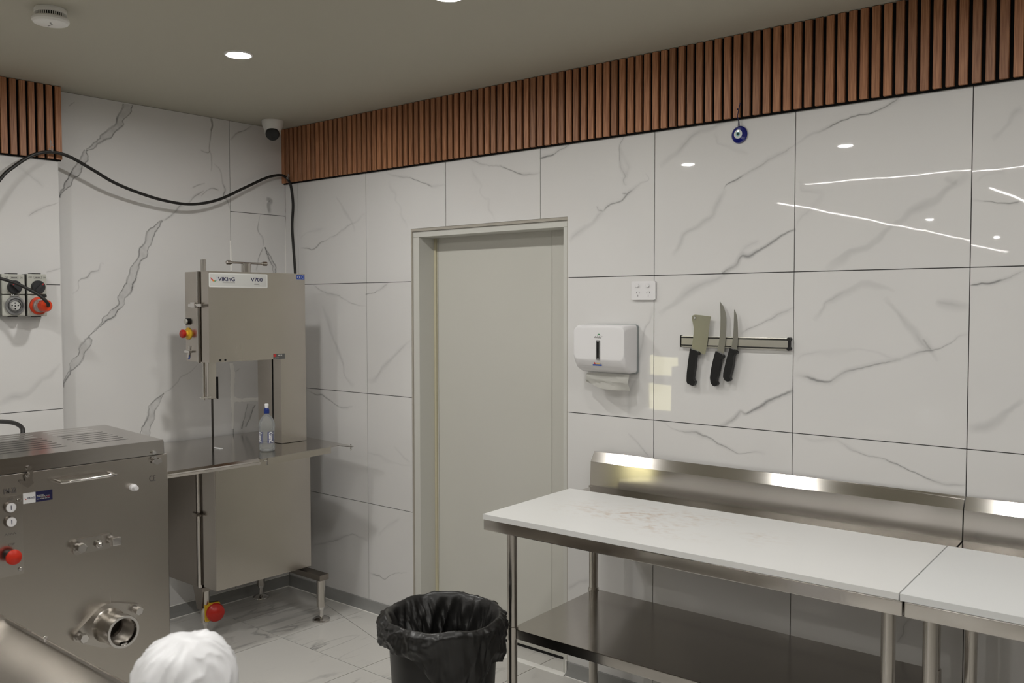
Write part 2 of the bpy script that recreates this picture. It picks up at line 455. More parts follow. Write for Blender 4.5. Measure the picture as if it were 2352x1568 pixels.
def roundrect(w, h, r, n=5):
    out = []
    for cx, cy, a0 in ((w / 2 - r, h / 2 - r, 0), (-w / 2 + r, h / 2 - r, 90), (-w / 2 + r, -h / 2 + r, 180), (w / 2 - r, -h / 2 + r, 270)):
        for i in range(n + 1):
            a = math.radians(a0 + 90 * i / n)
            out.append((cx + r * math.cos(a), cy + r * math.sin(a)))
    return out
def catmull(pts, step):
    P = [Vector(p) for p in pts]
    P = [P[0] * 2 - P[1]] + P + [P[-1] * 2 - P[-2]]
    out = []
    for i in range(1, len(P) - 2):
        a, b, c, d = P[i - 1], P[i], P[i + 1], P[i + 2]
        n = max(2, int((c - b).length / step))
        for k in range(n):
            t = k / n
            out.append(0.5 * ((2 * b) + (c - a) * t + (2 * a - 5 * b + 4 * c - d) * t * t + (3 * b - a - 3 * c + d) * t ** 3))
    out.append(P[-2].copy())
    return out

# ================================================================== THE ROOM
# ---- tiled surfaces: every tile its own piece, with its veins printed on it
class Surface:
    """frame: point = org + u*U + v*V, face towards Nrm"""
    def __init__(s, org, U, V, Nrm): s.org, s.U, s.V, s.N = Vector(org), Vector(U), Vector(V), Vector(Nrm); s.tiles = []
    def add(s, poly, rects=None):
        if rects is None:
            us = [q[0] for q in poly]; vs = [q[1] for q in poly]; rects = [(min(us), max(us), min(vs), max(vs))]
        s.tiles.append(dict(poly=poly, rects=rects, q=[])); return s
    def P(s, u, v, h=0.0): return s.org + s.U * u + s.V * v + s.N * h
def clip(poly, rect):
    u0, u1, v0, v1 = rect
    for ax, val, sg in ((0, u0, 1), (0, u1, -1), (1, v0, 1), (1, v1, -1)):
        out = []
        for i in range(len(poly)):
            a, b = poly[i], poly[(i + 1) % len(poly)]
            da = (a[ax] - val) * sg; db = (b[ax] - val) * sg
            if da >= 0: out.append(a)
            if (da >= 0) != (db >= 0):
                t = da / (da - db); out.append(tuple(a[k] + (b[k] - a[k]) * t for k in range(3)))
        poly = out
        if len(poly) < 3: return []
    return poly
def put_quad(S, quad):
    us = [q[0] for q in quad]; vs = [q[1] for q in quad]
    a0, a1, b0, b1 = min(us), max(us), min(vs), max(vs)
    for t in S.tiles:
        for r in t['rects']:
            if a1 < r[0] or a0 > r[1] or b1 < r[2] or b0 > r[3]: continue
            c = clip(quad, r)
            if c: t['q'].append(c)
_vs = [0]
def vein(S, pts, cw=0.006, ca=0.5, hw=0.02, ha=0.12, jit=0.005, dark=None, taper=True, step=0.007):
    """pts: (u,v) on the surface; cw/hw core and halo half widths, ca/ha their darkness; dark=(t0,t1,a) a stronger stretch"""
    _vs[0] += 1; sd = _vs[0] * 7.31
    C = catmull([Vector((q[0], q[1], 0)) for q in pts], step)
    L_ = [0]
    for a, b in zip(C, C[1:]): L_.append(L_[-1] + (b - a).length)
    T = L_[-1] or 1
    rows = []
    for i, q in enumerate(C):
        t = (C[min(i + 1, len(C) - 1)] - C[max(i - 1, 0)]); t.normalize(); n = Vector((-t.y, t.x, 0))
        l = L_[i]
        d = jit * (noise.noise((l * 22, sd, 0)) * 1.0 + noise.noise((l * 70, sd, 3)) * 0.55)
        k = 0.45 + 0.9 * max(0, 0.5 + noise.noise((l * 9, sd, 7)) * 1.1)
        e = min(1, l / (0.12 * T + 1e-6), (T - l) / (0.12 * T + 1e-6)) if taper else 1
        a = ca * (0.35 + 0.9 * max(0, min(1, 0.5 + noise.noise((l * 12, sd, 11)) * 1.3))) * (0.25 + 0.75 * e)
        kk = 1.0
        if dark:
            f = l / T
            if dark[0] <= f <= dark[1]:
                ww = min(1, (f - dark[0]) / 0.06 + 0.001, (dark[1] - f) / 0.06 + 0.001)
                a = a + (dark[2] * 0.82 - a) * max(0, ww); kk = 1 + 0.6 * ww
        h2 = min(0.9, ha * (0.4 + e * 0.6))
        q = q + n * d
        skew = noise.noise((l * 6, sd, 19)) * 0.6
        rows.append([(q.x + n.x * o, q.y + n.y * o, al) for o, al in ((-hw * (1 + skew) * k, 0), (-cw * k * kk, h2), (0, min(0.95, max(a, h2))), (cw * k * kk, h2), (hw * (1 - skew) * k, 0))])
    for r0, r1 in zip(rows, rows[1:]):
        for c in range(4): put_quad(S, [r0[c], r0[c + 1], r1[c + 1], r1[c]])
def resample(pts, n):
    P = [Vector((q[0], q[1], 0)) for q in pts]; L_ = [0]
    for a, b in zip(P, P[1:]): L_.append(L_[-1] + (b - a).length)
    out = []
    for i in range(n):
        l = L_[-1] * i / (n - 1); k = 0
        while k < len(P) - 2 and L_[k + 1] < l: k += 1
        t = (l - L_[k]) / max(1e-9, L_[k + 1] - L_[k]); out.append(P[k].lerp(P[k + 1], t))
    return out
def band(S, left, right, fill=0.15, edge=0.6):
    n = 70; A = resample(left, n); Bq = resample(right, n); _vs[0] += 1; sd = _vs[0] * 3.7
    for i in range(n - 1):
        for c in range(5):
            def pt(ii, f):
                q = A[ii].lerp(Bq[ii], f); al = fill * (0.45 + 1.1 * abs(noise.noise((q.x * 30, q.y * 30, sd)))) if 0 < f < 1 else fill * 0.9
                return (q.x, q.y, al)
            put_quad(S, [pt(i, c / 5), pt(i, (c + 1) / 5), pt(i + 1, (c + 1) / 5), pt(i + 1, c / 5)])
    vein(S, left, 0.0022, edge, 0.006, 0.22, 0.009, taper=False, step=0.004)
    vein(S, right, 0.0022, edge, 0.006, 0.22, 0.009, taper=False, step=0.004)
def build_tiles(S, parent, m, thick=0.008, tilt=0.0012, bev=0.0008):
    for t in S.tiles:
        us = [q[0] for q in t['poly']]; vs = [q[1] for q in t['poly']]
        cu, cv = (min(us) + max(us)) / 2, (min(vs) + max(vs)) / 2
        b = B(); g = 0.0016
        # shrink the outline by half a joint
        poly = []
        for (u, v) in t['poly']: poly.append((u, v))
        n = len(poly); sh = []
        ar = sum(poly[i][0] * poly[(i + 1) % n][1] - poly[(i + 1) % n][0] * poly[i][1] for i in range(n))
        for i in range(n):
            p0, p1, p2 = Vector(poly[i - 1]), Vector(poly[i]), Vector(poly[(i + 1) % n])
            e1 = (p1 - p0).normalized(); e2 = (p2 - p1).normalized(); s_ = 1 if ar > 0 else -1
            n1 = Vector((-e1.y, e1.x)) * s_; n2 = Vector((-e2.y, e2.x)) * s_
            k = 1 + n1.dot(n2); d = (n1 + n2) / k * g if k > 0.05 else n1 * g
            sh.append((p1.x + d.x, p1.y + d.y))
        b.prism(sh if ar > 0 else list(reversed(sh)), S.P(0, 0, -thick), S.U, S.V, thick, S.N)
        bm = b.bm
        bmesh.ops.recalc_face_normals(bm, faces=bm.faces)
        for f in bm.faces: f.smooth = False
        lay = bm.verts.layers.float.new('vein')
        base = len(bm.faces)
        for q in t['q']:
            vv = []
            for (u, v, a) in q:
                x = bm.verts.new(S.P(u, v, 0.00035)); x[lay] = a; vv.append(x)
            try:
                f = bm.faces.new(vv); f.material_index = 1; f.smooth = False
                f.normal_update()
                if f.normal.dot(S.N) < 0: f.normal_flip()
            except ValueError: pass
        cen = S.P(cu, cv, 0)
        bm.transform(Matrix.Translation(-cen))
        me = bpy.data.meshes.new('tile'); bm.to_mesh(me); bm.free()
        me.materials.append(m); me.materials.append(VEIN)
        o = bpy.data.objects.new('tile', me); COL.objects.link(o)
        o.location = cen - ROOT[parent.name].to_translation()
        o.rotation_euler = tuple(random.uniform(-tilt, tilt) if abs(S.N[k]) < 0.5 else 0 for k in range(3))
        o.parent = parent

# ---- right wall (door, knives): plane y = 0, facing -y
bw = B()
bw.box(-0.1, 1.066, 0.004, 0.2, -0.02, CEIL); bw.box(2.077, 7.2, 0.004, 0.2, -0.02, CEIL); bw.box(1.066, 2.077, 0.004, 0.2, 2.064, CEIL)
wall_right = struct(obj('wall_right', bw, GROUT), 'white marble tiled wall with the door and knife rack')
SR = Surface((0, 0, 0), X, Z, -Y)
rowz = [0.0, 0.592, 1.192, 1.792, 2.392]
colx = [0.0] + [0.12 + 0.6 * k for k in range(9)]
DX0, DX1, DZ = 1.070, 2.073, 2.061
for i in range(len(colx) - 1):
    a0, a1 = colx[i], colx[i + 1]
    for j in range(4):
        z0, z1 = rowz[j], rowz[j + 1]
        if a1 <= DX0 or a0 >= DX1 or z0 >= DZ: SR.add([(a0, z0), (a1, z0), (a1, z1), (a0, z1)]); continue
        if a0 < DX0:
            if z1 <= DZ: SR.add([(a0, z0), (DX0, z0), (DX0, z1), (a0, z1)])
            else: SR.add([(a0, z0), (DX0, z0), (DX0, DZ), (a1, DZ), (a1, z1), (a0, z1)], [(a0, DX0, z0, z1), (DX0, a1, DZ, z1)])
        elif a1 > DX1:
            if z1 <= DZ: SR.add([(DX1, z0), (a1, z0), (a1, z1), (DX1, z1)])
            else: SR.add([(a0, DZ), (DX1, DZ), (DX1, z0), (a1, z0), (a1, z1), (a0, z1)], [(DX1, a1, z0, z1), (a0, DX1, DZ, z1)])
        elif z1 > DZ: SR.add([(a0, DZ), (a1, DZ), (a1, z1), (a0, z1)])
def VR(ox, oy, sc, pts, *a, **k):
    q = [ony(ox + x / sc, oy + y / sc, 0) for x, y in pts]; vein(SR, [(p_.x, p_.z) for p_ in q], *a, **k)
Z1 = (600, 260, 3.564); Z2 = (680, 640, 1.96); Z3 = (1000, 260, 3.9197); Z4 = (1480, 180, 3.136); Z5 = (1800, 160, 3.1358); Z6 = (1290, 600, 3.136); Z7 = (1800, 590, 2.75)
FA = dict(cw=0.004, ca=0.10, hw=0.014, ha=0.045)       # faint
SO = dict(cw=0.005, ca=0.15, hw=0.017, ha=0.08)      # soft, broad
ME = dict(cw=0.0028, ca=0.28, hw=0.011, ha=0.07)      # medium
VR(*Z1, [(320,1105),(385,1108),(430,1115),(490,1060),(560,1020),(640,975),(700,930),(740,905),(790,885),(820,840),(850,820)], **ME, dark=(0.0,0.42,0.5))
VR(*Z1, [(610,680),(650,740),(690,810),(730,870),(745,905),(770,960)], **SO)
VR(*Z1, [(320,1020),(370,980),(440,960),(520,940)], **FA)
VR(*Z1, [(1010,460),(1050,495),(1100,515),(1160,522),(1210,525),(1260,545),(1320,570),(1400,597),(1460,592),(1505,583)], **ME, dark=(0.42,0.82,0.55))
VR(*Z1, [(1040,560),(1060,620),(1100,660),(1100,710),(1140,770),(1150,850),(1180,890),(1200,930)], **FA)
VR(*Z1, [(850,1479),(910,1470),(950,1455),(1000,1425),(1040,1388)], **ME, dark=(0.0,0.5,0.62))
VR(*Z2, [(75,26),(130,62),(180,72),(215,90),(260,115),(318,122)], **ME)
VR(*Z2, [(120,120),(140,180),(155,240),(185,310),(210,380),(220,440),(260,485)], **SO)
VR(*Z2, [(320,460),(350,455),(390,400),(420,370),(450,340),(490,300),(515,280)], **SO)
VR(*Z2, [(40,494),(80,518),(120,525),(170,560),(205,580),(255,575)], **ME, dark=(0.1,0.75,0.5))
VR(*Z2, [(322,785),(370,795),(420,820),(470,838),(524,838)], **FA)
VR(*Z2, [(440,750),(480,800),(515,830)], **FA)
VR(*Z2, [(75,1200),(120,1190),(185,1175),(250,1150),(322,1178)], **ME)
VR(*Z2, [(326,1322),(370,1335),(400,1350),(440,1325),(500,1322)], **ME, dark=(0.1,0.6,0.5))
VR(*Z2, [(370,1160),(400,1120),(470,1080)], **FA)
VR(*Z3, [(290,400),(350,430),(400,455),(480,468),(550,475),(600,480),(680,515),(720,530),(800,555),(870,545),(945,540)], **ME, dark=(0.46,0.8,0.55))
VR(*Z3, [(330,490),(350,560),(400,620),(415,650),(400,700),(440,760),(485,780),(480,860),(510,910),(540,960)], **FA)
VR(*Z3, [(940,410),(1000,390),(1050,380),(1100,345),(1170,310),(1235,252)], **ME, dark=(0.0,0.45,0.66))
VR(*Z3, [(1205,1160),(1250,1100),(1330,1040),(1400,1000),(1440,950),(1510,885)], **SO)
VR(*Z3, [(1510,885),(1545,845),(1590,815),(1650,800),(1700,760),(1720,730),(1770,695),(1820,655),(1870,620),(1920,590),(1890,545)], **ME, dark=(0.0,0.6,0.5))
VR(*Z3, [(1720,190),(1690,240),(1660,305),(1655,400),(1670,480),(1700,540),(1710,570),(1695,600),(1700,635),(1725,645)], **ME)
VR(*Z3, [(1665,310),(1710,430),(1740,490),(1725,545),(1710,570)], **FA)
VR(*Z3, [(1450,835),(1470,870),(1510,885)], **ME)
VR(*Z3, [(1680,725),(1720,725)], **ME)
VR(*Z4, [(110,630),(150,600),(220,550),(270,500),(330,430),(400,380),(480,360),(560,320),(650,300)], **SO)
VR(*Z4, [(200,1270),(255,1200),(280,1130),(350,1085),(420,1040),(490,990),(510,930),(550,860),(580,795)], **SO)
VR(*Z4, [(580,800),(590,775),(650,735),(730,690),(820,640),(900,590),(990,535),(1095,476)], **ME, dark=(0.02,0.3,0.6))
VR(*Z4, [(560,1402),(620,1360),(660,1340),(700,1285),(750,1280),(820,1245),(880,1205),(930,1170),(980,1140),(1040,1105),(1092,1088)], 0.004, 0.34, 0.014, 0.14, dark=(0.3,1.0,0.58), taper=False)
VR(*Z4, [(505,390),(525,430),(530,470),(600,490),(680,525),(750,540)], **FA)
VR(*Z4, [(690,1270),(740,1210),(830,1170)], **FA)
VR(*Z5, [(80,545),(130,510),(200,465),(300,435),(400,375),(500,340),(560,325),(630,310),(700,280),(780,235),(885,170)], 0.003, 0.34, 0.012, 0.09, dark=(0.3,0.78,0.6))
VR(*Z5, [(310,1445),(340,1420),(400,1365),(480,1310),(600,1275),(680,1225),(730,1165),(800,1110),(870,1070),(920,1020),(1000,980),(1080,945),(1130,910),(1180,860),(1250,815),(1330,750)], 0.008, 0.13, 0.020, 0.085)
VR(*Z5, [(1170,770),(1190,800),(1250,820)], **SO)
VR(*Z5, [(1358,940),(1450,945),(1560,958),(1660,955),(1725,943)], **ME, dark=(0.2,0.95,0.55))
VR(*Z5, [(1500,500),(1560,460),(1610,390),(1660,310),(1720,280)], **SO)
VR(*Z5, [(110,800),(125,830),(125,870),(200,880),(270,890),(240,950),(180,1010),(130,1060),(90,1140)], **FA)
VR(*Z5, [(1390,810),(1440,760),(1520,745),(1600,735)], **FA)
VR(*Z6, [(730,1155),(790,1195),(840,1220),(900,1228),(960,1225),(1010,1250),(1080,1280),(1130,1315),(1190,1340),(1240,1370),(1290,1385),(1350,1375),(1410,1370),(1470,1382)], **ME, dark=(0.3,0.65,0.45))
VR(*Z6, [(480,1240),(520,1275),(560,1320),(600,1375),(630,1405)], **ME)
VR(*Z6, [(1150,1195),(1210,1160),(1250,1130),(1290,1080),(1330,1095),(1400,1065),(1470,1020),(1530,990),(1600,955),(1672,932)], 0.004, 0.34, 0.014, 0.14, dark=(0.35,1.0,0.58), taper=False)
VR(*Z6, [(700,375),(760,335),(830,290),(890,245),(950,195),(1020,165),(1100,135),(1180,90),(1240,40)], **SO)
VR(*Z6, [(1290,520),(1340,490),(1420,455),(1500,420),(1560,380),(1620,355),(1680,328)], **ME)
VR(*Z6, [(482,1125),(485,1040),(490,960),(510,900),(550,810),(555,740),(600,500),(640,420),(668,335)], **SO)
VR(*Z7, [(66,744),(140,755),(200,772),(270,785),(310,778),(360,740),(420,715),(520,692),(600,675),(700,660),(760,640),(810,615),(870,598),(930,585),(1020,565),(1070,540),(1110,500),(1172,486)], 0.0035, 0.32, 0.014, 0.09, dark=(0.05,0.24,0.6))
VR(*Z7, [(640,255),(700,330),(760,400),(820,470),(870,540),(920,585),(970,660)], **SO)
VR(*Z7, [(80,670),(120,620),(200,605),(300,600),(400,590),(520,590),(620,610),(680,635),(740,640)], **FA)
VR(*Z7, [(190,400),(250,330),(270,290),(340,250),(440,195),(510,165),(600,180),(700,220)], **SO)
VR(*Z7, [(1176,181),(1250,168),(1320,162),(1400,135),(1460,110),(1525,86)], **ME, dark=(0.0,0.6,0.66))
VR(*Z7, [(320,1145),(370,1175),(430,1215),(500,1245),(580,1265),(640,1275),(700,1300),(770,1335),(840,1365),(900,1395),(970,1425),(1050,1440),(1150,1443)], **ME, dark=(0.4,0.78,0.5))
VR(*Z7, [(100,1120),(150,1148),(200,1155),(320,1145)], **FA)
VR(*Z7, [(1165,1085),(1240,1078),(1290,1075),(1350,1035),(1400,985),(1450,945),(1520,908)], 0.008, 0.13, 0.020, 0.085)
VR(*Z7, [(960,280),(1040,295),(1170,315)], **SO)
VR(*Z7, [(880,515),(930,590)], **ME)
VR(1880, 1060, 3.087, [(655,1100),(610,1160),(600,1230),(550,1290)], **ME)
VR(1100, 1020, 2.861, [(580,950),(620,930),(660,905),(725,890)], **SO)
build_tiles(SR, wall_right, TILE)
# plain run of wall past the tiled stretch we look at
bb = B(); bb.box(4.92, 7.2, 0.0, 0.004, 0, 2.392)
obj('wall_facing', bb, TILE, wall_right)
bb = B(); bb.box(0.0, 7.2, 0.0005, 0.004, 2.392, CEIL)
obj('wall_facing', bb, GROUT, wall_right)

# ---- left wall: plane x = 0, facing +x (behind the bandsaw)
bl = B(); bl.box(-0.2, -0.004, -1.345, 0.0, -0.02, CEIL)
wall_left = struct(obj('wall_left', bl, GROUT), 'marble slab wall with bold grey veins behind the bandsaw')
SL = Surface((0, 0, 0), Y, Z, X)
yj = onx(528, 400, 0).y; zj1 = onx(570, 489, 0).z; zj2 = onx(570, 918, 0).z
SL.add([(-1.345, 0), (yj, 0), (yj, CEIL), (-1.345, CEIL)])
SL.add([(yj, 0), (0, 0), (0, zj2), (yj, zj2)]); SL.add([(yj, zj2), (0, zj2), (0, zj1), (yj, zj1)]); SL.add([(yj, zj1), (0, zj1), (0, CEIL), (yj, CEIL)])
def pl(ox, oy, sc, pts): return [(q.y, q.z) for q in (onx(ox + x / sc, oy + y / sc, 0) for x, y in pts)]
ZA = (0, 560, 3.5625); ZB = (120, 200, 3.5638); ZC = (380, 820, 5.113)
band(SL, pl(*ZB, [(575,135),(560,190),(520,250),(525,300),(460,350),(400,400),(385,425),(340,470),(290,500),(275,520)]),
     pl(*ZB, [(655,145),(640,210),(600,245),(575,280),(575,320),(520,360),(490,410),(440,425),(380,465),(310,510),(278,525)]))
band(SL, pl(*ZB, [(275,520),(230,570),(205,620),(160,680),(140,720),(110,770),(95,820),(70,860),(62,905)]),
     pl(*ZB, [(278,525),(295,560),(290,600),(245,650),(230,690),(215,730),(180,750),(150,790),(120,830),(75,870),(62,905)]))
vein(SL, pl(*ZB, [(1240,845),(1200,870),(1150,910),(1110,950),(1040,975),(1000,1025),(945,1075),(900,1090)]), 0.003, 0.5, 0.009, 0.12, 0.004)
band(SL, pl(*ZB, [(900,1090),(850,1125),(790,1165),(770,1195),(760,1240),(750,1290),(710,1330),(705,1370),(690,1420),(650,1470),(630,1510),(618,1568)]) +
     pl(*ZA, [(1000,370),(965,440),(965,490),(890,570),(840,610),(830,650),(780,695),(725,755)]),
     pl(*ZB, [(900,1092),(885,1110),(870,1150),(840,1190),(830,1230),(805,1290),(780,1340),(770,1385),(720,1430),(705,1480),(690,1530)]) +
     pl(*ZA, [(1110,270),(1090,340),(1060,410),(1020,450),(1015,500),(960,550),(925,605),(870,630),(800,695),(727,757)]))
band(SL, pl(*ZA, [(725,755),(690,790),(655,860),(640,900),(590,960),(570,1020),(545,1070),(525,1120),(515,1170)]),
     pl(*ZA, [(727,757),(745,790),(740,830),(690,890),(680,935),(650,975),(600,1030),(560,1080),(530,1120),(515,1172)]))
vein(SL, pl(*ZC, [(385,75),(340,130),(270,190),(180,235),(150,280),(60,380),(0,410)]) + pl(*ZA, [(1340,1220)]), 0.003, 0.5, 0.008, 0.1, 0.003)
band(SL, pl(*ZA, [(1340,1220),(1240,1300),(1215,1350),(1210,1420),(1165,1490),(1160,1545),(1150,1640)]),
     pl(*ZA, [(1342,1220),(1310,1290),(1275,1350),(1260,1420),(1230,1500),(1220,1560),(1200,1640)]))
TH = dict(cw=0.0028, ca=0.42, hw=0.008, ha=0.08, jit=0.004)
for z_, pts in ((ZA, [(590,410),(635,370),(645,300),(710,270),(740,230),(805,215),(825,160),(850,165)]),
                (ZB, [(1300,250),(1310,310),(1300,370),(1290,450),(1285,510),(1300,560),(1305,640),(1300,690)]),
                (ZB, [(1210,515),(1270,540),(1295,520)]), (ZB, [(1325,625),(1380,690),(1395,790),(1412,840),(1400,890),(1430,930),(1455,1000)]),
                (ZB, [(1145,820),(1200,800),(1250,785)]), (ZB, [(1215,890),(1290,830),(1365,845)]), (ZB, [(1455,435),(1520,370),(1580,350),(1640,312)]),
                (ZB, [(1710,1035),(1690,1100),(1685,1170),(1720,1230),(1730,1300)]), (ZB, [(1725,1310),(1690,1400),(1670,1500)]),
                (ZB, [(135,155),(185,120)]), (ZC, [(870,130),(820,175)])):
    vein(SL, pl(*z_, pts), **TH)
vein(SL, pl(*ZB, [(1750,910),(1790,930),(1770,960),(1775,1032)]), 0.008, 0.3, 0.016, 0.25, 0.003)
vein(SL, pl(*ZB, [(1300,255),(1312,320),(1302,360)]), 0.006, 0.35, 0.012, 0.25, 0.003)
band(SL, pl(*ZB, [(1740,1310),(1780,1420),(1800,1470),(1812,1520)]), pl(*ZB, [(1742,1310),(1800,1415),(1822,1460),(1830,1520)]))
band(SL, pl(*ZC, [(970,545),(940,650),(915,760),(890,840)]), pl(*ZC, [(1060,560),(1000,690),(970,760),(945,820)]), 0.1, 0.45)
build_tiles(SL, wall_left, TILE, tilt=0.0006)
# sloppy filler over the joints behind the saw
def smear(pts, ws, surf=onx, val=0.0):
    b = B(); n = 0
    C = []
    for (x, y), wd in zip(pts, ws):
        q = surf(x, y, val); C.append((q, wd))
    rows = []
    for i in range(len(C) - 1):
        for k in range(6):
            t = k / 6; q = C[i][0].lerp(C[i + 1][0], t); wd = C[i][1] + (C[i + 1][1] - C[i][1]) * t
            wd *= 1 + 0.4 * noise.noise((q.y * 60, q.z * 60, 1)); rows.append((q, wd, (C[i + 1][0] - C[i][0]).normalized()))
    rows.append((C[-1][0], C[-1][1], (C[-1][0] - C[-2][0]).normalized()))
    prev = None
    for q, wd, t in rows:
        n_ = Vector((0, -t.z, t.y)) if surf is onx else Vector((-t.z, 0, t.x))
        off = X if surf is onx else -Y
        r = [b.bm.verts.new(q + n_ * wd + off * 0.0006), b.bm.verts.new(q + off * 0.0022), b.bm.verts.new(q - n_ * wd + off * 0.0006)]
        if prev:
            for c in range(2): b.bm.faces.new((prev[c], prev[c + 1], r[c + 1], r[c]))
        prev = r
    return b
def fill(pts, ws): obj('joint_filler', smear(pts, ws), CAULK, wall_left)
fill([(529, 552), (530, 580), (531, 622)], [0.004, 0.006, 0.006])
fill([(531, 833), (535, 860), (533, 895), (534, 920), (535, 950), (534, 985)], [0.011, 0.013, 0.012, 0.013, 0.007, 0.006])
fill([(537, 917), (552, 919), (575, 917), (600, 917)], [0.013, 0.010, 0.011, 0.010])
fill([(656.5, 452), (657, 500), (656.5, 560), (657, 632)], [0.003, 0.005, 0.004, 0.005])

# ---- left bump-out with the industrial outlets: x = BX
BX = 0.075
bl2 = B(); bl2.box(-0.2, BX - 0.004, -3.6, -1.337, -0.02, CEIL)
wall_bump = struct(obj('wall_left', bl2, GROUT), 'tiled projecting wall with the round industrial outlets')
SB = Surface((BX, 0, 0), Y, Z, X)
zb = [0, onx(144, 938, BX).z - 0.6, onx(144, 938, BX).z, onx(140, 654, BX).z, onx(60, 357, BX).z + 0.03]
ye = -1.335
for k in range(4):
    y1 = ye - 0.6 * k; y0 = y1 - 0.6
    if k == 3: y0 = -3.6
    for j in range(4): SB.add([(y0, zb[j]), (y1, zb[j]), (y1, zb[j + 1]), (y0, zb[j + 1])])
def plb(sc_, pts): return [(q.y, q.z) for q in (onx(sc_[0] + x / sc_[2], sc_[1] + y / sc_[2], BX) for x, y in pts)]
vein(SB, plb(ZA, [(-40,1330),(5,1310),(100,1260),(200,1240),(270,1190),(340,1110),(400,1080),(497,983)]), **SO)
vein(SB, plb(ZA, [(375,235),(400,225),(440,215),(496,198)]), **ME)
vein(SB, plb((0, 0, 3.267), [(210,1625),(260,1590),(300,1568),(360,1545),(440,1522)]), **ME)
vein(SB, plb((0, 0, 3.267), [(10,1210),(90,1225),(180,1280),(250,1340),(330,1400)]), **FA)
build_tiles(SB, wall_bump, TILE)

# ---- rest of the place (shop behind and beside the camera)
def wallbox(name, dims, m, label):
    b = B(); b.box(*dims); return struct(obj(name, b, m), label)
wallbox('wall_end', (7.0, 7.2, -16, 0.2, -0.02, CEIL), WALLD, 'unseen brown end wall beyond the tables, toned dark for the steel reflections')
wallbox('wall_far', (-3.6, 7.2, -16.2, -16, -0.02, CEIL), WALLP, 'plain painted far shop wall')
wallbox('wall_shop', (-3.6, -3.4, -16, -3.6, -0.02, CEIL), WALLP, 'plain painted shop side wall')
wallbox('wall_return', (-3.6, -0.2, -3.8, -3.6, -0.02, CEIL), WALLP, 'plain painted return wall')
b = B(); b.box(-3.6, 7.2, -16.2, 0.2, CEIL, CEIL + 0.1)
ceiling = struct(obj('ceiling', b, cm), 'beige painted flat ceiling')

# ---- floor
b = B(); b.box(-3.6, 7.2, -16.2, 0.3, -0.06, -0.004)
floor = struct(obj('floor', b, GROUT), 'pale marble tiled floor')
SF = Surface((0, 0, 0), X, Y, Z)
def split_poly(poly, a, c):
    """split convex poly by y = a + c*x -> (above, below)"""
    res = []
    for sg in (1, -1):
        out = []
        for i in range(len(poly)):
            p0, p1 = poly[i], poly[(i + 1) % len(poly)]
            d0 = (p0[1] - a - c * p0[0]) * sg; d1 = (p1[1] - a - c * p1[0]) * sg
            if d0 >= 0: out.append(p0)
            if (d0 >= 0) != (d1 >= 0):
                t = d0 / (d0 - d1); out.append((p0[0] + (p1[0] - p0[0]) * t, p0[1] + (p1[1] - p0[1]) * t))
        area = abs(sum(out[i][0] * out[(i + 1) % len(out)][1] - out[(i + 1) % len(out)][0] * out[i][1] for i in range(len(out)))) / 2 if len(out) > 2 else 0
        if area > 1e-3: res.append(out)
    return res
fx = [-0.05] + [0.095 + 0.605 * k for k in range(9)]; fy = [0.14, -0.555] + [-0.555 - 0.6 * k for k in range(1, 7)]
for i in range(len(fx) - 1):
    for j in range(len(fy) - 1):
        q = [(fx[i], fy[j + 1]), (fx[i + 1], fy[j + 1]), (fx[i + 1], fy[j]), (fx[i], fy[j])]
        for r in (split_poly(q, 0.04, -0.283) if j == 0 else [q]): SF.add(r)
build_tiles(SF, floor, FTILE, thick=0.006, tilt=0.0)
b = B(); b.box(4.935, 7.2, -16, 0.14, -0.004, 0.0); b.box(-3.6, 4.935, -16, -4.155, -0.004, 0.0)
obj('floor_tiling', b, FTILE, floor)

# ---- baseboards (coved grey skirting)
def skirting(name, a, bpt, nrm, label):
    a = Vector(a); bpt = Vector(bpt); u = (bpt - a); L_ = u.length; u.normalize(); nv = Vector(nrm)
    prof = [(0, 0), (0.022, 0), (0.016, 0.012), (0.010, 0.03), (0.008, 0.06), (0, 0.062)]
    bq = B(); bq.prism(prof, a, nv, Z, L_, u)
    return struct(obj(name, bq, COVE), label)
bs_l = skirting('baseboard_left', (0, 0, 0), (0, -1.337, 0), X, 'grey coved skirting behind the bandsaw')
bs_r = skirting('baseboard_right', (0.0, 0, 0), (1.068, 0, 0), -Y, 'grey coved skirting left of the door')
bs_r2 = skirting('baseboard_right', (2.075, 0, 0), (6.98, 0, 0), -Y, 'grey coved skirting under the steel tables')
skirting('baseboard_left', (BX, -1.337, 0), (BX, -3.59, 0), X, 'grey coved skirting on the projecting wall')
def bead(a, bpt, par):
    a = Vector(a); bpt = Vector(bpt); n = 30; pts = [a.lerp(bpt, i / n) for i in range(n + 1)]
    bq = B(); bq.tube(pts, [0.004 * (0.7 + 0.7 * abs(noise.noise((q.x * 40, q.y * 40, 5)))) for q in pts], 6)
    obj('sealant_bead', bq, CAULK, par)
bead((0.002, -0.01, 0.063), (0.002, -1.33, 0.063), bs_l); bead((0.024, -0.02, 0.001), (0.024, -1.33, 0.001), bs_l)
bead((0.02, -0.024, 0.001), (1.06, -0.024, 0.001), bs_r); bead((2.08, -0.024, 0.001), (4.6, -0.024, 0.001), bs_r2)
bead((2.076, -0.012, 0.0), (2.076, -0.012, 0.07), bs_r2)

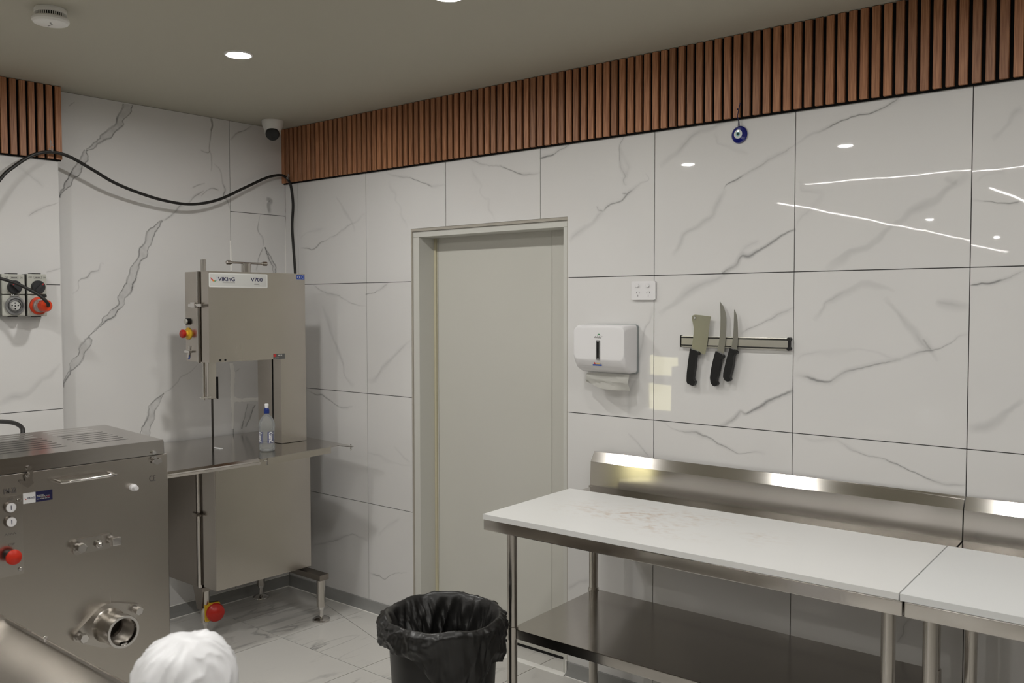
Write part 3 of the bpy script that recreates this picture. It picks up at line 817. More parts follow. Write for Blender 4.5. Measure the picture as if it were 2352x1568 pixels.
# ---- door
door = struct(obj('door_1', B().box(1.118, 2.055, 0.128, 0.17, 0.012, 2.035, 0.002), DOORP), 'plain grey-white flush door set deep in its frame')
fb = B()
fr_in = 0.026
fb.box(DX0 + 0.003, DX0 + fr_in + 0.02, 0.012, 0.18, 0.0, DZ - 0.0425)
fb.box(DX1 - 0.018 - 0.012, DX1 - 0.003, 0.012, 0.18, 0.0, DZ - 0.0425)
fb.box(DX0 + 0.003, DX1 - 0.003, 0.012, 0.18, DZ - 0.042, DZ - 0.012, 0.002)
obj('door_frame', fb, FRAMEP, door)
rb = B(); rb.box(DX0 - 0.006, DX1 + 0.006, 0.003, 0.19, DZ - 0.012, DZ + 0.006); rb.box(DX0 - 0.006, DX0 + 0.004, 0.003, 0.19, 0, DZ - 0.012); rb.box(DX1 - 0.004, DX1 + 0.006, 0.003, 0.19, 0, DZ - 0.012)
obj('raw_wall_edge', rb, RAWEDGE, door)
sb = B(); sb.box(1.1165, 1.131, 0.118, 0.130, 0.0, DZ - 0.043); obj('gap_light_strip', sb, GAPGLOW, door, 'yellowish strip beside the hinge jamb, coloured as light leaking through the gap')  # painted strip stands in for light leaking past the door leaf
xg = ony(1268, 900, 0.128).x; xg2 = ony(1008, 900, 0.128).x
for xx in (xg, xg2):
    gb = B(); gb.box(xx - 0.001, xx + 0.001, 0.1268, 0.13, 0.012, 2.02); obj('panel_joint', gb, mat('joint_grey', (0.34, 0.33, 0.30), 0.6), door)
gb = B(); gb.box(1.14, 2.05, 0.1272, 0.131, 0.0, 0.012); obj('threshold_gap', gb, DARK, door)
tb = B(); tb.prism([(0, 0), (0.03, 0), (0.022, 0.006), (0.004, 0.007)], (DX0, 0.0, 0.0), -Y, Z, DX1 - DX0, X)
obj('threshold_strip', tb, CAULK, door)

# ---- slat bands under the ceiling
def slat_band(name, label, along, n, start, base, z0, z1, nrm, mirror=1):
    along = Vector(along); nv = Vector(nrm); base = Vector(base)
    b = B(); L_ = n * 0.04
    b.prism([(0, z0 - 0.006), (L_, z0 - 0.006), (L_, z1), (0, z1)], base, along, Z, 0.009, nv)
    t = struct(obj(name, b, FELT), label)
    sb = B(); sb.box(-0.0135, 0.0135, -0.0065, 0.0065, z0, z1, 0.0012, 1)
    if abs(nv.x) > 0.5: sb.bm.transform(Matrix.Rotation(math.pi / 2, 4, 'Z'))
    me = finish(sb.bm, 'slat', WOOD)
    for i in range(n):
        o = bpy.data.objects.new('slat', me); COL.objects.link(o)
        o.location = base + along * (0.0135 + 0.04 * i + start) + nv * 0.0155
        o.parent = t
    return t
zs0 = 2.386
slat_band('trim_1', 'walnut slat panelling above the tiles along the long wall', X, 128, 0.0, (0.0, -0.001, 0), zs0, CEIL - 0.002, -Y)
zl0 = onx(134, 366, BX + 0.021).z
slat_band('trim_2', 'short walnut slat panel above the industrial outlets', -Y, 40, 0.0, (BX + 0.001, -1.326, 0), zl0, CEIL - 0.002, X)

# ================================================================== CEILING FITTINGS
_lens = {}
def lens_mat(f):
    if f not in _lens: _lens[f] = mat('lamp_lens', (0.9, 0.9, 0.9), 0.4, emit=LAMP_RGB, estr=DOWNLIGHT_EMIT * f)
    return _lens[f]
def downlight(x, y, label, power=1.0, group='recessed downlights'):
    t = thing('downlight', label, 'downlight', (x, y, CEIL), group)
    b = B(); b.lathe([(0.046, -0.004), (0.050, -0.007), (0.057, -0.005), (0.058, 0.0)], (x, y, CEIL), Z, 32, cap0=False, cap1=False); obj('trim_ring', b, WHITEP2, t)
    b = B(); b.lathe([(0.047, 0.0), (0.046, -0.0035)], (x, y, CEIL - 0.0005), Z, 32, cap0=False); obj('lens', b, lens_mat(power), t)
    return t
grid_x = [1.214, 2.366, 3.52, 4.67, 5.82]
downlight(1.214, -1.099, 'round recessed downlight glowing in the ceiling above the bandsaw', 1.35)
downlight(2.366, -1.053, 'round recessed downlight at the top edge, nearer the slat wall', 0.75)
ORD = ('first', 'second', 'third', 'fourth', 'fifth')
for k, gx in enumerate(grid_x[2:]): downlight(gx, -1.07, 'recessed downlight over the steel tables, ' + ORD[k] + ' past the one at the top edge', (0.75, 0.65, 0.5)[k])
for k, gx in enumerate(grid_x): downlight(gx + (-0.05 if gx < 2.5 else 0), -2.68, 'recessed downlight in the row nearer the camera, ' + ORD[k] + ' from the outlet wall', (1.3, 1.0, 0.95, 0.75, 0.6)[k])
for k, gx in enumerate((1.2, 3.5, 5.8)):
    for q_, gy in enumerate((-8.5, -12.0)): downlight(gx, gy, 'recessed downlight in the shop behind, ' + ORD[q_] + ' row, ' + ORD[k] + ' from the outlet side')
def strip(p0, p1, label):
    p0 = Vector(p0); p1 = Vector(p1); wv = 0.010
    t = thing('led_strip_light', label, 'strip light', ((p0 + p1) / 2), 'linear strip lights')
    dx, dy = (0, wv) if abs(p1.x - p0.x) > abs(p1.y - p0.y) else (wv, 0)
    b = B(); b.box(min(p0.x, p1.x) - dx - 0.004, max(p0.x, p1.x) + dx + 0.004, min(p0.y, p1.y) - dy - 0.004, max(p0.y, p1.y) + dy + 0.004, CEIL - 0.012, CEIL - 0.001); obj('channel', b, ALUM, t)
    b = B(); b.box(min(p0.x, p1.x) - dx, max(p0.x, p1.x) + dx, min(p0.y, p1.y) - dy, max(p0.y, p1.y) + dy, CEIL - 0.0125, CEIL - 0.0115); obj('diffuser', b, STRIPM, t)
strip((1.37, -4.3, CEIL), (4.6, -4.3, CEIL), 'linear strip light running across the ceiling, mirrored in the tiles')
strip((0.62, -5.45, CEIL), (0.62, -15.5, CEIL), 'long linear strip light on the shop ceiling by the outlets side')
strip((2.56, -5.45, CEIL), (2.56, -9.5, CEIL), 'linear strip light on the shop ceiling near the middle')

# smoke detector
sp = onz(116, 34, CEIL - 0.02)
t = thing('smoke_detector', 'round white smoke detector with dark vent slots on the ceiling', 'smoke detector', (sp.x, sp.y, CEIL))
b = B(); b.lathe([(0.050, 0), (0.052, -0.004), (0.052, -0.017), (0.049, -0.018)], (sp.x, sp.y, CEIL), Z, 36, cap1=False); obj('base', b, WHITEP2, t)
b = B(); b.lathe([(0.047, -0.017), (0.047, -0.031)], (sp.x, sp.y, CEIL), Z, 36, False, False); obj('vent_chamber', b, DARK, t)
b = B()
for i in range(44):
    a = 2 * math.pi * i / 44; c = Vector((sp.x + 0.0495 * math.cos(a), sp.y + 0.0495 * math.sin(a), 0))
    b.cyl((c.x, c.y, CEIL - 0.017), (c.x, c.y, CEIL - 0.031), 0.0017, n=6)
obj('vent_ribs', b, WHITEP2, t)
b = B(); b.lathe([(0.047, -0.030), (0.056, -0.031), (0.060, -0.036), (0.060, -0.043), (0.055, -0.050), (0.03, -0.054), (0.004, -0.055)], (sp.x, sp.y, CEIL), Z, 36); obj('cover', b, WHITEP2, t)
b = B(); b.box(sp.x - 0.02, sp.x + 0.012, sp.y - 0.002, sp.y + 0.002, CEIL - 0.0553, CEIL - 0.054); b.cyl((sp.x + 0.022, sp.y - 0.01, CEIL - 0.054), (sp.x + 0.022, sp.y - 0.01, CEIL - 0.0556), 0.003, n=10); obj('test_button', b, GREYD, t)

# security camera
cp = onz(626, 277, CEIL)
t = thing('security_camera', 'white turret security camera on the ceiling in the corner', 'security camera', (cp.x, cp.y, CEIL))
b = B(); b.lathe([(0.058, 0), (0.060, -0.006), (0.056, -0.03), (0.046, -0.055), (0.040, -0.058)], (cp.x, cp.y, CEIL), Z, 32); obj('housing', b, WHITEP2, t)
look = (CAM - Vector((cp.x, cp.y, CEIL))).normalized(); look = (look + Vector((0.0, -0.05, -0.55))).normalized()
bc = Vector((cp.x, cp.y, CEIL - 0.062))
b = B(); b.sphere(bc, 0.044, 24, 16); obj('ball', b, WHITEP2, t)
b = B(); b.lathe([(0.0375, 0.022), (0.0385, 0.028), (0.035, 0.038), (0.020, 0.0465), (0.002, 0.048)], bc, look, 28); obj('lens_window', b, BLACKP, t)

# ================================================================== FIXTURES ON THE LONG WALL
# double power point
def wy(px, py, y=0.0): return ony(px, py, y)
s0 = wy(1479, 667, -0.005)
t = thing('power_outlet', 'white double power point above the paper towel dispenser', 'power outlet', (s0.x, 0, s0.z))
b = B(); b.prism(roundrect(0.116, 0.078, 0.006), (s0.x, -0.0005, s0.z), X, Z, 0.010, -Y); pl_o = obj('cover_plate', b, WHITEP, t)
for sx in (-0.026, 0.024):
    b = B(); b.cyl((s0.x + sx - 0.002, -0.010, s0.z + 0.021), (s0.x + sx - 0.002, -0.0165, s0.z + 0.021), 0.0085, n=18, bev=0.001); obj('switch', b, WHITEP, t)
    b = B()
    for ang, dx, dz in ((25, -0.0065, -0.008), (-25, 0.0065, -0.008), (0, 0, -0.021)):
        a = math.radians(ang); u = Vector((math.cos(a), 0, -math.sin(a))); v = Vector((math.sin(a), 0, math.cos(a)))
        b.prism([(-0.001, -0.0042), (0.001, -0.0042), (0.001, 0.0042), (-0.001, 0.0042)], (s0.x + sx + dx, -0.0106, s0.z + dz), u, v, 0.0004, -Y)
    obj('pin_slots', b, GREYPR, t)

# paper towel dispenser
D = 0.105
xl = wy(1316, 780, -D).x; xr = wy(1467, 780, 0).x; zt = wy(1437, 747, -D).z; zt2 = wy(1467, 745, -0.01).z
zb_r = wy(1463, 857, -0.01).z; zmid = wy(1330, 826, -D).z; zbf = wy(1326, 850, -0.06).z
t = thing('paper_towel_dispenser', 'white wall-mounted paper towel dispenser with dark window', 'paper dispenser', ((xl + xr) / 2, 0, zb_r))
cx_ = (xl + xr) / 2; wd = xr - xl
def rr_ring(x0, x1, z0, z1, y, r, n=6):
    q = roundrect(x1 - x0, z1 - z0, r, n); return [Vector(((x0 + x1) / 2 + a, y, (z0 + z1) / 2 + c)) for a, c in q]
def loft(rings, cap0=True, cap1=True):
    b = B(); R_ = [[b.bm.verts.new(p_) for p_ in r] for r in rings]; n = len(R_[0])
    for a, c in zip(R_, R_[1:]):
        for i in range(n): b.bm.faces.new((a[i], a[(i + 1) % n], c[(i + 1) % n], c[i]))
    if cap0: b.bm.faces.new(list(reversed(R_[0])))
    if cap1: b.bm.faces.new(R_[-1])
    return b
zt_ = max(zt, zt2)
b = loft([rr_ring(xl + 0.004, xr, zb_r - 0.004, zt_, -0.001, 0.012), rr_ring(xl + 0.004, xr, zb_r - 0.004, zt_, -0.012, 0.012)]); obj('back_plate', b, mat('dispenser_grey', (0.30, 0.33, 0.33), 0.4), t)
b = loft([rr_ring(xl + 0.002, xr - 0.001, zb_r, zt_ - 0.001, -0.012, 0.014), rr_ring(xl + 0.001, xr - 0.001, zb_r, zt_ - 0.001, -0.045, 0.016),
          rr_ring(xl, xr - 0.002, zb_r + 0.012, zt_ - 0.002, -0.075, 0.02), rr_ring(xl, xr - 0.003, zmid - 0.02, zt_ - 0.004, -0.092, 0.022),
          rr_ring(xl + 0.002, xr - 0.005, zmid, zt_ - 0.010, -0.102, 0.024), rr_ring(xl + 0.008, xr - 0.011, zmid + 0.008, zt_ - 0.018, -D, 0.022)]); obj('cover', b, WHITEP, t)
wc = wy(1373.5, 803.5, -D)
b = B(); b.prism(roundrect(0.021, 0.082, 0.004), (wc.x, -D - 0.0003, wc.z), X, Z, 0.0015, -Y); win = obj('window_frame', b, GREYD, t)
b = B(); b.prism(roundrect(0.011, 0.068, 0.002), (wc.x, -D - 0.0019, wc.z), X, Z, 0.0004, -Y); obj('window', b, mat('window_black', (0.004, 0.004, 0.004), 0.1), t)
lc = wy(1373.5, 774.5, -D)
b = B(); text(b, 'dolphy', (lc.x, -D, lc.z), 0.037, 0.012, X, Z); text(b, 'o', (lc.x + 0.021, -D, lc.z + 0.005), 0.003, 0.003, X, Z); obj('lettering', b, GREYPR, t)
gc = wy(1375, 768.5, -D)
b = B(); b.prism([(-0.009, -0.005), (-0.004, 0.002), (0.001, 0.0045), (0.006, 0.002), (0.008, -0.004), (0.003, 0.0), (-0.002, 0.001)], (gc.x, -D - 0.0002, gc.z), X, Z, 0.0004, -Y); obj('logo', b, GREENPR, t)
sc = wy(1373, 838, -0.094)
yy = -0.098
b = B(); b.prism(roundrect(0.046, 0.006, 0.001), (sc.x, yy, sc.z), X, Z, 0.0006, -Y); obj('sticker', b, BLUE, t)
b = B(); b.prism([(-0.018, 0.004), (-0.009, 0.004), (-0.0135, 0.014)], (sc.x, yy, sc.z), X, Z, 0.0006, -Y); obj('sticker', b, REDPR, t)
b = B(); b.prism([(-0.008, 0.004), (0.014, 0.004), (0.014, 0.009), (-0.008, 0.009)], (sc.x, yy, sc.z), X, Z, 0.0006, -Y); obj('sticker', b, TANPR, t)
# towel hanging out
b = B(); nU, nV = 14, 8; rows = []
tx0 = wy(1347, 870, -0.055).x; tx1 = wy(1445, 870, -0.055).x; tz1 = zb_r - 0.0045; 
for j in range(nV + 1):
    row = []
    for i in range(nU + 1):
        u = i / nU; v = j / nV
        zlow = (wy(1350, 876, -0.055).z * (1 - u) + wy(1444, 897, -0.055).z * u) - 0.010 * math.sin(u * math.pi)
        z = tz1 + (zlow - tz1) * v
        y = -0.05 - 0.012 * math.sin(v * 3) + 0.006 * noise.noise((u * 4, v * 3, 2)) + 0.004 * noise.noise((u * 11, v * 9, 5))
        if v > 0.7: y -= 0.035 * (v - 0.7) / 0.3 * max(0, 1 - abs(u - 0.5) * 2.2)
        row.append(b.bm.verts.new((tx0 + (tx1 - tx0) * u + 0.006 * (v - 0.5) * (1 if u > 0.5 else -1), y, z)))
    rows.append(row)
for j in range(nV):
    for i in range(nU): b.bm.faces.new((rows[j][i], rows[j][i + 1], rows[j + 1][i + 1], rows[j + 1][i]))
bmesh.ops.solidify(b.bm, geom=b.bm.faces[:], thickness=0.0012)
tag(obj('paper_towel', b, PAPER, None, origin=((tx0 + tx1) / 2, -0.05, tz1 - 0.06)), 'loose white paper towel hanging out of the dispenser', 'paper towel')

# knife rack
ra = wy(1561, 783, -0.02); rb_ = wy(1812, 790.5, -0.02); zr = (ra.z + rb_.z) / 2
t = thing('knife_rack', 'magnetic aluminium knife rack with black end caps', 'knife rack', ((ra.x + rb_.x) / 2, 0, zr))
rx0, rx1 = ra.x + 0.004, rb_.x - 0.006
b = B(); b.box(rx0, rx1, -0.016, -0.0005, zr - 0.022, zr + 0.022, 0.003); obj('bar', b, ALUM, t)
for s_ in (1, -1):
    b = B(); b.box(rx0, rx1, -0.0175, -0.0155, zr + s_ * 0.0155 - 0.002, zr + s_ * 0.0155 + 0.002); obj('magnet_strip', b, BLACKP, t)
    b = B(); b.box(rx0, rx1, -0.0172, -0.0158, zr + s_ * 0.019 - 0.0008, zr + s_ * 0.019 + 0.0008); obj('edge_line', b, CHROME, t)
b = B(); b.box(rx0 - 0.004, rx0, -0.018, -0.0005, zr - 0.024, zr + 0.024, 0.002); obj('end_cap', b, BLACKP, t)
b = B(); b.box(rx1, rx1 + 0.007, -0.019, -0.0005, zr - 0.020, zr + 0.020, 0.002)
b.cyl((rx1 + 0.004, -0.0005, zr + 0.018), (rx1 + 0.004, -0.02, zr + 0.018), 0.007, n=12); b.cyl((rx1 + 0.004, -0.0005, zr - 0.018), (rx1 + 0.004, -0.02, zr - 0.018), 0.007, n=12); obj('end_cap', b, BLACKP, t)
ZK = (1540, 660, 6.031)
YK = -0.0185
def kn(x, y): q = wy(ZK[0] + x / ZK[2], ZK[1] + y / ZK[2], YK - 0.002); return q
def knife(name, label, blade, handle, bt=0.0022, ht=0.018, spine=None, hole=None):
    c = kn(*handle[0]); t = thing(name, label, name.replace('_', ' ').split()[-1], (c.x, YK, c.z), 'butcher knives on the rack')
    q = [kn(x, y) for x, y in blade]; b = B(); b.prism([(p_.x, p_.z) for p_ in q], (0, YK, 0), X, Z, bt, -Y); bl_o = obj('blade', b, BLADE if name != 'meat_cleaver' else mat('cleaver_steel', (0.74, 0.74, 0.64), 0.25, 1.0), t)
    q = [kn(x, y) for x, y in handle]; b = B(); b.prism([(p_.x, p_.z) for p_ in q], (0, YK + ht / 2 - 0.002, 0), X, Z, ht, -Y)
    bmesh.ops.bevel(b.bm, geom=[e for e in b.bm.edges if e.calc_face_angle(0) > 0.9 and abs((e.verts[0].co - e.verts[1].co).y) < 1e-5], offset=0.005, segments=3, affect='EDGES')
    obj('handle', b, BLACKP, t)
    return t
t = knife('meat_cleaver', 'broad rectangular meat cleaver with black handle, leftmost on the rack',
      [(300,395),(318,380),(345,374),(532,398),(560,402),(545,470),(520,700),(480,930),(440,922),(400,890),(290,850),(300,800),(320,640),(322,560),(308,480),(296,430)],
      [(283,845),(385,880),(406,910),(400,935),(370,940),(360,980),(355,1080),(340,1180),(328,1250),(335,1285),(358,1300),(340,1350),(322,1362),(290,1350),(245,1325),(235,1290),(240,1180),(255,1060),(268,960)])
hc = kn(337, 420)
b = B(); b.cyl((hc.x, YK - 0.0022, hc.z), (hc.x, YK - 0.0026, hc.z), 0.0075, n=20); obj('hang_hole', b, CHROME, t)
b = B(); b.cyl((hc.x - 0.001, YK - 0.0026, hc.z), (hc.x - 0.001, YK - 0.0028, hc.z), 0.0045, n=18); obj('hole_shade', b, GREYP, t)
knife('curved_breaking_knife', 'long curved butcher knife with black handle, in the middle of the rack',
      [(683,190),(700,215),(735,260),(765,350),(776,420),(776,520),(770,640),(758,760),(745,860),(738,925),(650,900),(645,880),(665,800),(680,700),(690,560),(693,420),(690,300)],
      [(638,880),(720,918),(746,945),(742,970),(720,985),(705,1000),(695,1090),(675,1190),(655,1260),(652,1300),(668,1330),(655,1355),(625,1368),(595,1355),(570,1320),(560,1250),(572,1150),(592,1050),(618,950)])
knife('slim_boning_knife', 'slim short boning knife with black handle, rightmost on the rack',
      [(882,300),(900,330),(922,400),(932,480),(936,580),(935,700),(930,780),(920,860),(838,845),(850,800),(865,700),(875,560),(880,420)],
      [(832,838),(905,865),(938,890),(934,915),(905,925),(890,945),(882,1050),(860,1150),(838,1220),(836,1245),(846,1272),(830,1298),(800,1303),(765,1285),(742,1240),(745,1180),(765,1090),(795,970)])

# evil eye charm
ec = wy(1697.5, 309, -0.024)
t = thing('evil_eye_charm', 'round blue glass eye charm hanging from the slats', 'charm', (ec.x, -0.02, ec.z))
YE = -0.008
ec = wy(1697.5, 309, YE)
b = B(); b.lathe([(0.026, 0), (0.032, 0.0015), (0.033, 0.004), (0.029, 0.008), (0.012, 0.0095), (0.001, 0.0097)], (ec.x, YE + 0.007, ec.z), -Y, 36); obj('disc', b, COBALT, t)
ex, ez = ec.x - 0.003, ec.z + 0.002
for r, h, m_, nm in ((0.0175, 0.0103, GLASSW, 'white_ring'), (0.0088, 0.0112, AQUA, 'aqua_ring'), (0.004, 0.0118, DARK, 'pupil')):
    b = B(); b.lathe([(r, 0.006), (r * 0.97, h - 0.0006), (r * 0.6, h), (0.0005, h + 0.0002)], (ex, YE + 0.007, ez), -Y, 28); obj(nm, b, m_, t)
top = wy(1700, 236, -0.024)
b = B()
b.tube([(ec.x - 0.003, YE - 0.003, ec.z + 0.031), (ec.x - 0.0015, -0.012, ec.z + 0.05), (ec.x, -0.0245, zs0 + 0.004), (top.x, -0.0245, top.z)], 0.0011, 6)
b.tube([(ec.x + 0.003, YE - 0.003, ec.z + 0.031), (ec.x + 0.002, -0.012, ec.z + 0.05), (ec.x + 0.001, -0.0245, zs0 + 0.004), (top.x + 0.001, -0.0245, top.z)], 0.0011, 6)
b.sphere((ec.x + 0.001, -0.025, zs0 + 0.03), 0.003, 8, 6); obj('cord', b, NAVYCORD, t)

# ================================================================== INDUSTRIAL OUTLETS on the projecting wall
XO = BX + 0.062
def yo(px, py, x=XO): q = onx(px, py, x); return q
def outlet_unit(px0, px1, label, on_state):
    a = yo(px0, 628); c = yo(px1, 726); y0, y1, z1, z0 = a.y, c.y, a.z, c.z
    zm = yo((px0 + px1) / 2, 676.5).z
    t = thing('industrial_outlet', label, 'power outlet', (BX, (y0 + y1) / 2, z0), 'industrial switched outlets')
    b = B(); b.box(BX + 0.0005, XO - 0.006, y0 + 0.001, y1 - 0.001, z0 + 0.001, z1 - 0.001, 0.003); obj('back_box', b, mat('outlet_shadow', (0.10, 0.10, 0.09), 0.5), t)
    b = B(); b.box(BX + 0.02, XO, y0 + 0.003, y1 - 0.002, zm + 0.002, z1 - 0.001, 0.004); obj('switch_plate', b, GREYP, t)
    b = B(); b.box(BX + 0.02, XO, y0 + 0.003, y1 - 0.002, z0 + 0.002, zm - 0.002, 0.004); obj('socket_plate', b, GREYP, t)
    yc = (y0 + y1) / 2 + 0.004; zk = (zm + z1) / 2 - 0.013; w_ = y1 - y0
    b = B(); b.lathe([(0.031, 0), (0.031, 0.006), (0.029, 0.012), (0.027, 0.014)], (XO, yc, zk), X, 30); k = obj('rotary_switch', b, KNOBD, t)
    ang = math.radians(45 if on_state else -48)
    d = Vector((0, math.sin(ang), math.cos(ang))); e = Vector((0, math.cos(ang), -math.sin(ang)))
    b = B(); b.prism([(-0.006, -0.025), (0.006, -0.025), (0.006, 0.025), (-0.006, 0.025)], (XO + 0.0135, yc, zk), e, d, 0.012, X); g = obj('grip', b, KNOBD, k)
    b = B(); b.prism([(-0.0025, 0.014), (0.0025, 0.014), (0.0025, 0.022), (-0.0025, 0.022)], (XO + 0.0256, yc, zk), e, d, 0.0004, X); obj('pointer', b, REDPR, k)
    b = B(); text(b, 'OFF', (XO, yc - 0.033, z1 - 0.017), 0.015, 0.008, Y, Z); obj('lettering', b, GREYPR, t)
    b = B(); text(b, 'ON', (XO, yc + 0.030, z1 - 0.017), 0.012, 0.008, Y, Z); obj('lettering', b, GREYPR, t)
    b = B()
    for zz in (z1 - 0.011, z1 - 0.022): b.box(XO, XO + 0.0005, yc - 0.017, yc + 0.017, zz - 0.0004, zz + 0.0004)
    for sy in (-0.017, 0.017): b.box(XO, XO + 0.0005, yc + sy - 0.0004, yc + sy + 0.0004, z1 - 0.022, z1 - 0.011)
    dashes(b, (XO, yc, z1 - 0.0165), 0.026, 0.004, Y, Z, 6); obj('rating_mark', b, GREYPR, t)
    b = B(); b.box(BX + 0.01, XO - 0.01, yc - 0.022, yc + 0.018, z1 - 0.001, z1 + 0.003); obj('lid_clip', b, BLACKP, t)
    b = B(); b.box(BX + 0.01, XO - 0.008, yc - 0.012, yc + 0.014, z0 - 0.003, z0 + 0.002); obj('lid_clip', b, BLACKP, t)
    return t, yc, (z0 + zm) / 2 - 0.001, zm
t1, yc1, zc1, zm1 = outlet_unit(2, 60, 'grey industrial outlet with empty round socket, switch turned off', False)
t2, yc2, zc2, zm2 = outlet_unit(60.5, 110, 'grey industrial outlet with the orange plug pushed in', True)
b = B(); b.lathe([(0.041, 0), (0.043, 0.004), (0.041, 0.009), (0.034, 0.010), (0.033, 0.002), (0.028, 0.002)], (XO, yc1, zc1), X, 36, True, False); obj('socket_ring', b, mat('ring_grey', (0.22, 0.22, 0.22), 0.3), t1)
b = B(); b.lathe([(0.028, 0.002), (0.028, 0.008), (0.024, 0.009)], (XO, yc1, zc1), X, 30, False, False); obj('socket_rim', b, GREYD, t1)
b = B(); b.cyl((XO, yc1, zc1), (XO + 0.0045, yc1, zc1), 0.0225, n=30); so = obj('socket_face', b, SILVERPL, t1)
for dy, dz in ((0, 0.012), (-0.013, 0.001), (0.013, 0.001), (0, -0.014), (0, -0.001)):
    b = B(); b.cyl((XO + 0.0045, yc1 + dy, zc1 + dz), (XO + 0.005, yc1 + dy, zc1 + dz), 0.0032, n=12); obj('pin_hole', b, DARK, so)
b = B(); b.box(XO, XO + 0.008, yc1 - 0.02, yc1 + 0.018, zm1 - 0.008, zm1 - 0.001, 0.002); obj('lid_hinge', b, CHROME, t1)
b = B(); b.box(XO, XO + 0.012, yc2 + 0.018, yc2 + 0.034, zm2 - 0.011, zm2 - 0.001, 0.002); obj('lid_hinge', b, BLACKP, t2)
pd = Vector((0.93, 0.0, 0.0)).normalized()
pb = Vector((XO, yc2, zc2))
t = thing('orange_plug', 'orange industrial plug pushed into the right-hand outlet', 'plug', pb)
b = B(); b.lathe([(0.040, 0.0005), (0.041, 0.004), (0.040, 0.012), (0.031, 0.014)], pb, pd, 32); obj('locking_ring', b, ORANGE, t)
b = B(); b.lathe([(0.0315, 0.012), (0.0315, 0.03), (0.027, 0.034), (0.027, 0.046), (0.024, 0.05)], pb, pd, 28); obj('clear_collar', b, CLEARP, t)
b = B(); b.lathe([(0.023, 0.048), (0.027, 0.054), (0.027, 0.085), (0.023, 0.092), (0.010, 0.094)], pb, pd, 28); obj('body', b, ORANGE, t)
pend = pb + pd * 0.09
b = B(); pts = catmull([pend + Vector((0.0045, 0.004, 0)), pend + Vector((0.02, -0.002, 0.006)), pend + Vector((0.028, -0.016, 0.022)), pend + Vector((0.015, -0.05, 0.055)), pend + Vector((-0.01, -0.13, 0.10)), pend + Vector((-0.03, -0.22, 0.125)), pend + Vector((-0.05, -0.40, 0.13)), pend + Vector((-0.06, -0.65, 0.10))], 0.012)
b.tube(pts, 0.0075, 10)
tag(obj('plug_cable', b, RUBBER, None, origin=pts[0]), 'thick black cable running from the orange plug across the outlets', 'cable')

# ================================================================== BLACK CABLE along the walls
CP = [((-60, 500), 0, 0.150), ((0, 412), 0, 0.145), ((30, 384), 0, 0.14), ((75, 356), 0, 0.135), ((118, 349), 0, 0.13), ((160, 360), 0, 0.125), ((215, 391), 0, 0.115), ((262, 419), 0, 0.105), ((320, 443), 0, 0.095), ((380, 461), 0, 0.085), ((440, 469), 0, 0.08), ((500, 459), 0, 0.07), ((560, 432), 0, 0.055), ((610, 409), 0, 0.045), ((640, 402), 0, 0.04), ((654, 405), 0, 0.045)]
pts = [onx(px, py, v) for (px, py), ax, v in CP] + [ony(664, 416, -0.045), ony(669, 432, -0.04), ony(673, 470, -0.03), ony(671, 520, -0.03), ony(674, 570, -0.03), ony(678, 626, -0.04), ony(680, 680, -0.06), ony(683, 760, -0.08)]
pts = catmull(pts, 0.02)
b = B(); b.tube(pts, 0.0078, 10)
cab = tag(obj('black_power_cable', b, RUBBER, None, origin=pts[len(pts) // 2]), 'black cable drooping across the wall to the corner slats', 'cable')
for (px, py, ax, v, nm) in ((119, 346, 0, 0.13, 'a'), (661, 411, 1, -0.045, 'b')):
    q = on(px, py, ax, v); up_ = Vector((0, -0.006, 0.05)) if ax == 0 else Vector((0.004, 0, 0.03))
    b = B(); b.tube([q + Vector((0.012, 0, -0.003)), q + Vector((0, -0.012 if ax == 0 else -0.012, 0.004)), q + up_ * 0.5, q + up_], 0.0018, 6)
    b.tube([q + Vector((-0.006, 0.012, -0.006)), q + Vector((0.0, 0.0, 0.011)), q + Vector((0.012, -0.010, 0))], 0.0018, 6); b.tube([q + up_, q + up_ * 0.4 + Vector((0.0, 0.01, 0))], 0.0015, 5)
    obj('clear_tie', b, CLEARTIE, cab)

# ================================================================== BANDSAW
XS = 0.54
def sf(px, py, x=XS): return onx(px, py, x)
hy0, hy1 = sf(478, 640).y, sf(700, 640).y
hz1, hz0 = sf(478, 622).z, sf(478, 833).z
ny0 = sf(646, 900).y
TZ = 0.95
by0, by1 = sf(494, 1150).y, sf(714, 1150).y
bz0 = (sf(497, 1357).z + sf(714, 1302).z) / 2
def ss(px, py, y): return ony(px, py, y)
hx0 = ss(425, 700, hy0).x; hx1 = ss(452, 700, hy0).x; hx2 = ss(463, 700, hy0).x
saw = thing('bandsaw', 'tall stainless steel meat bandsaw standing in the corner', 'bandsaw', (0.3, (by0 + by1) / 2, 0))
b = B(); b.box(hx0, hx1, hy0, hy1, hz0, hz1, 0.004); obj('head_housing', b, STEEL, saw)
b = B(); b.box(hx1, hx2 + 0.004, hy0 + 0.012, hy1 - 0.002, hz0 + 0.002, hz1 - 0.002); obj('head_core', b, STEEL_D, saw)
b = B(); b.prism([(hy0, hz0), (ny0, hz0), (ny0, TZ + 0.002), (hy1, TZ + 0.002), (hy1, hz1), (hy0, hz1)], (hx2, 0, 0), Y, Z, XS - hx2, X)
bmesh.ops.bevel(b.bm, geom=[e for e in b.bm.edges if e.calc_face_angle(0) > 0.9], offset=0.003, segments=2, affect='EDGES')
hd = obj('head_door', b, STEEL, saw)
b = B(); b.box(hx0 + 0.06, hx2, ny0 + 0.006, hy1 - 0.004, TZ + 0.001, hz0 + 0.01, 0.003); obj('column', b, STEEL, saw)
xc = ss(625, 900, ny0).x
b = B(); b.box(xc - 0.003, xc + 0.001, ny0 + 0.0035, ny0 + 0.007, TZ + 0.002, hz0 - 0.001); obj('column_gap', b, DARK, saw)
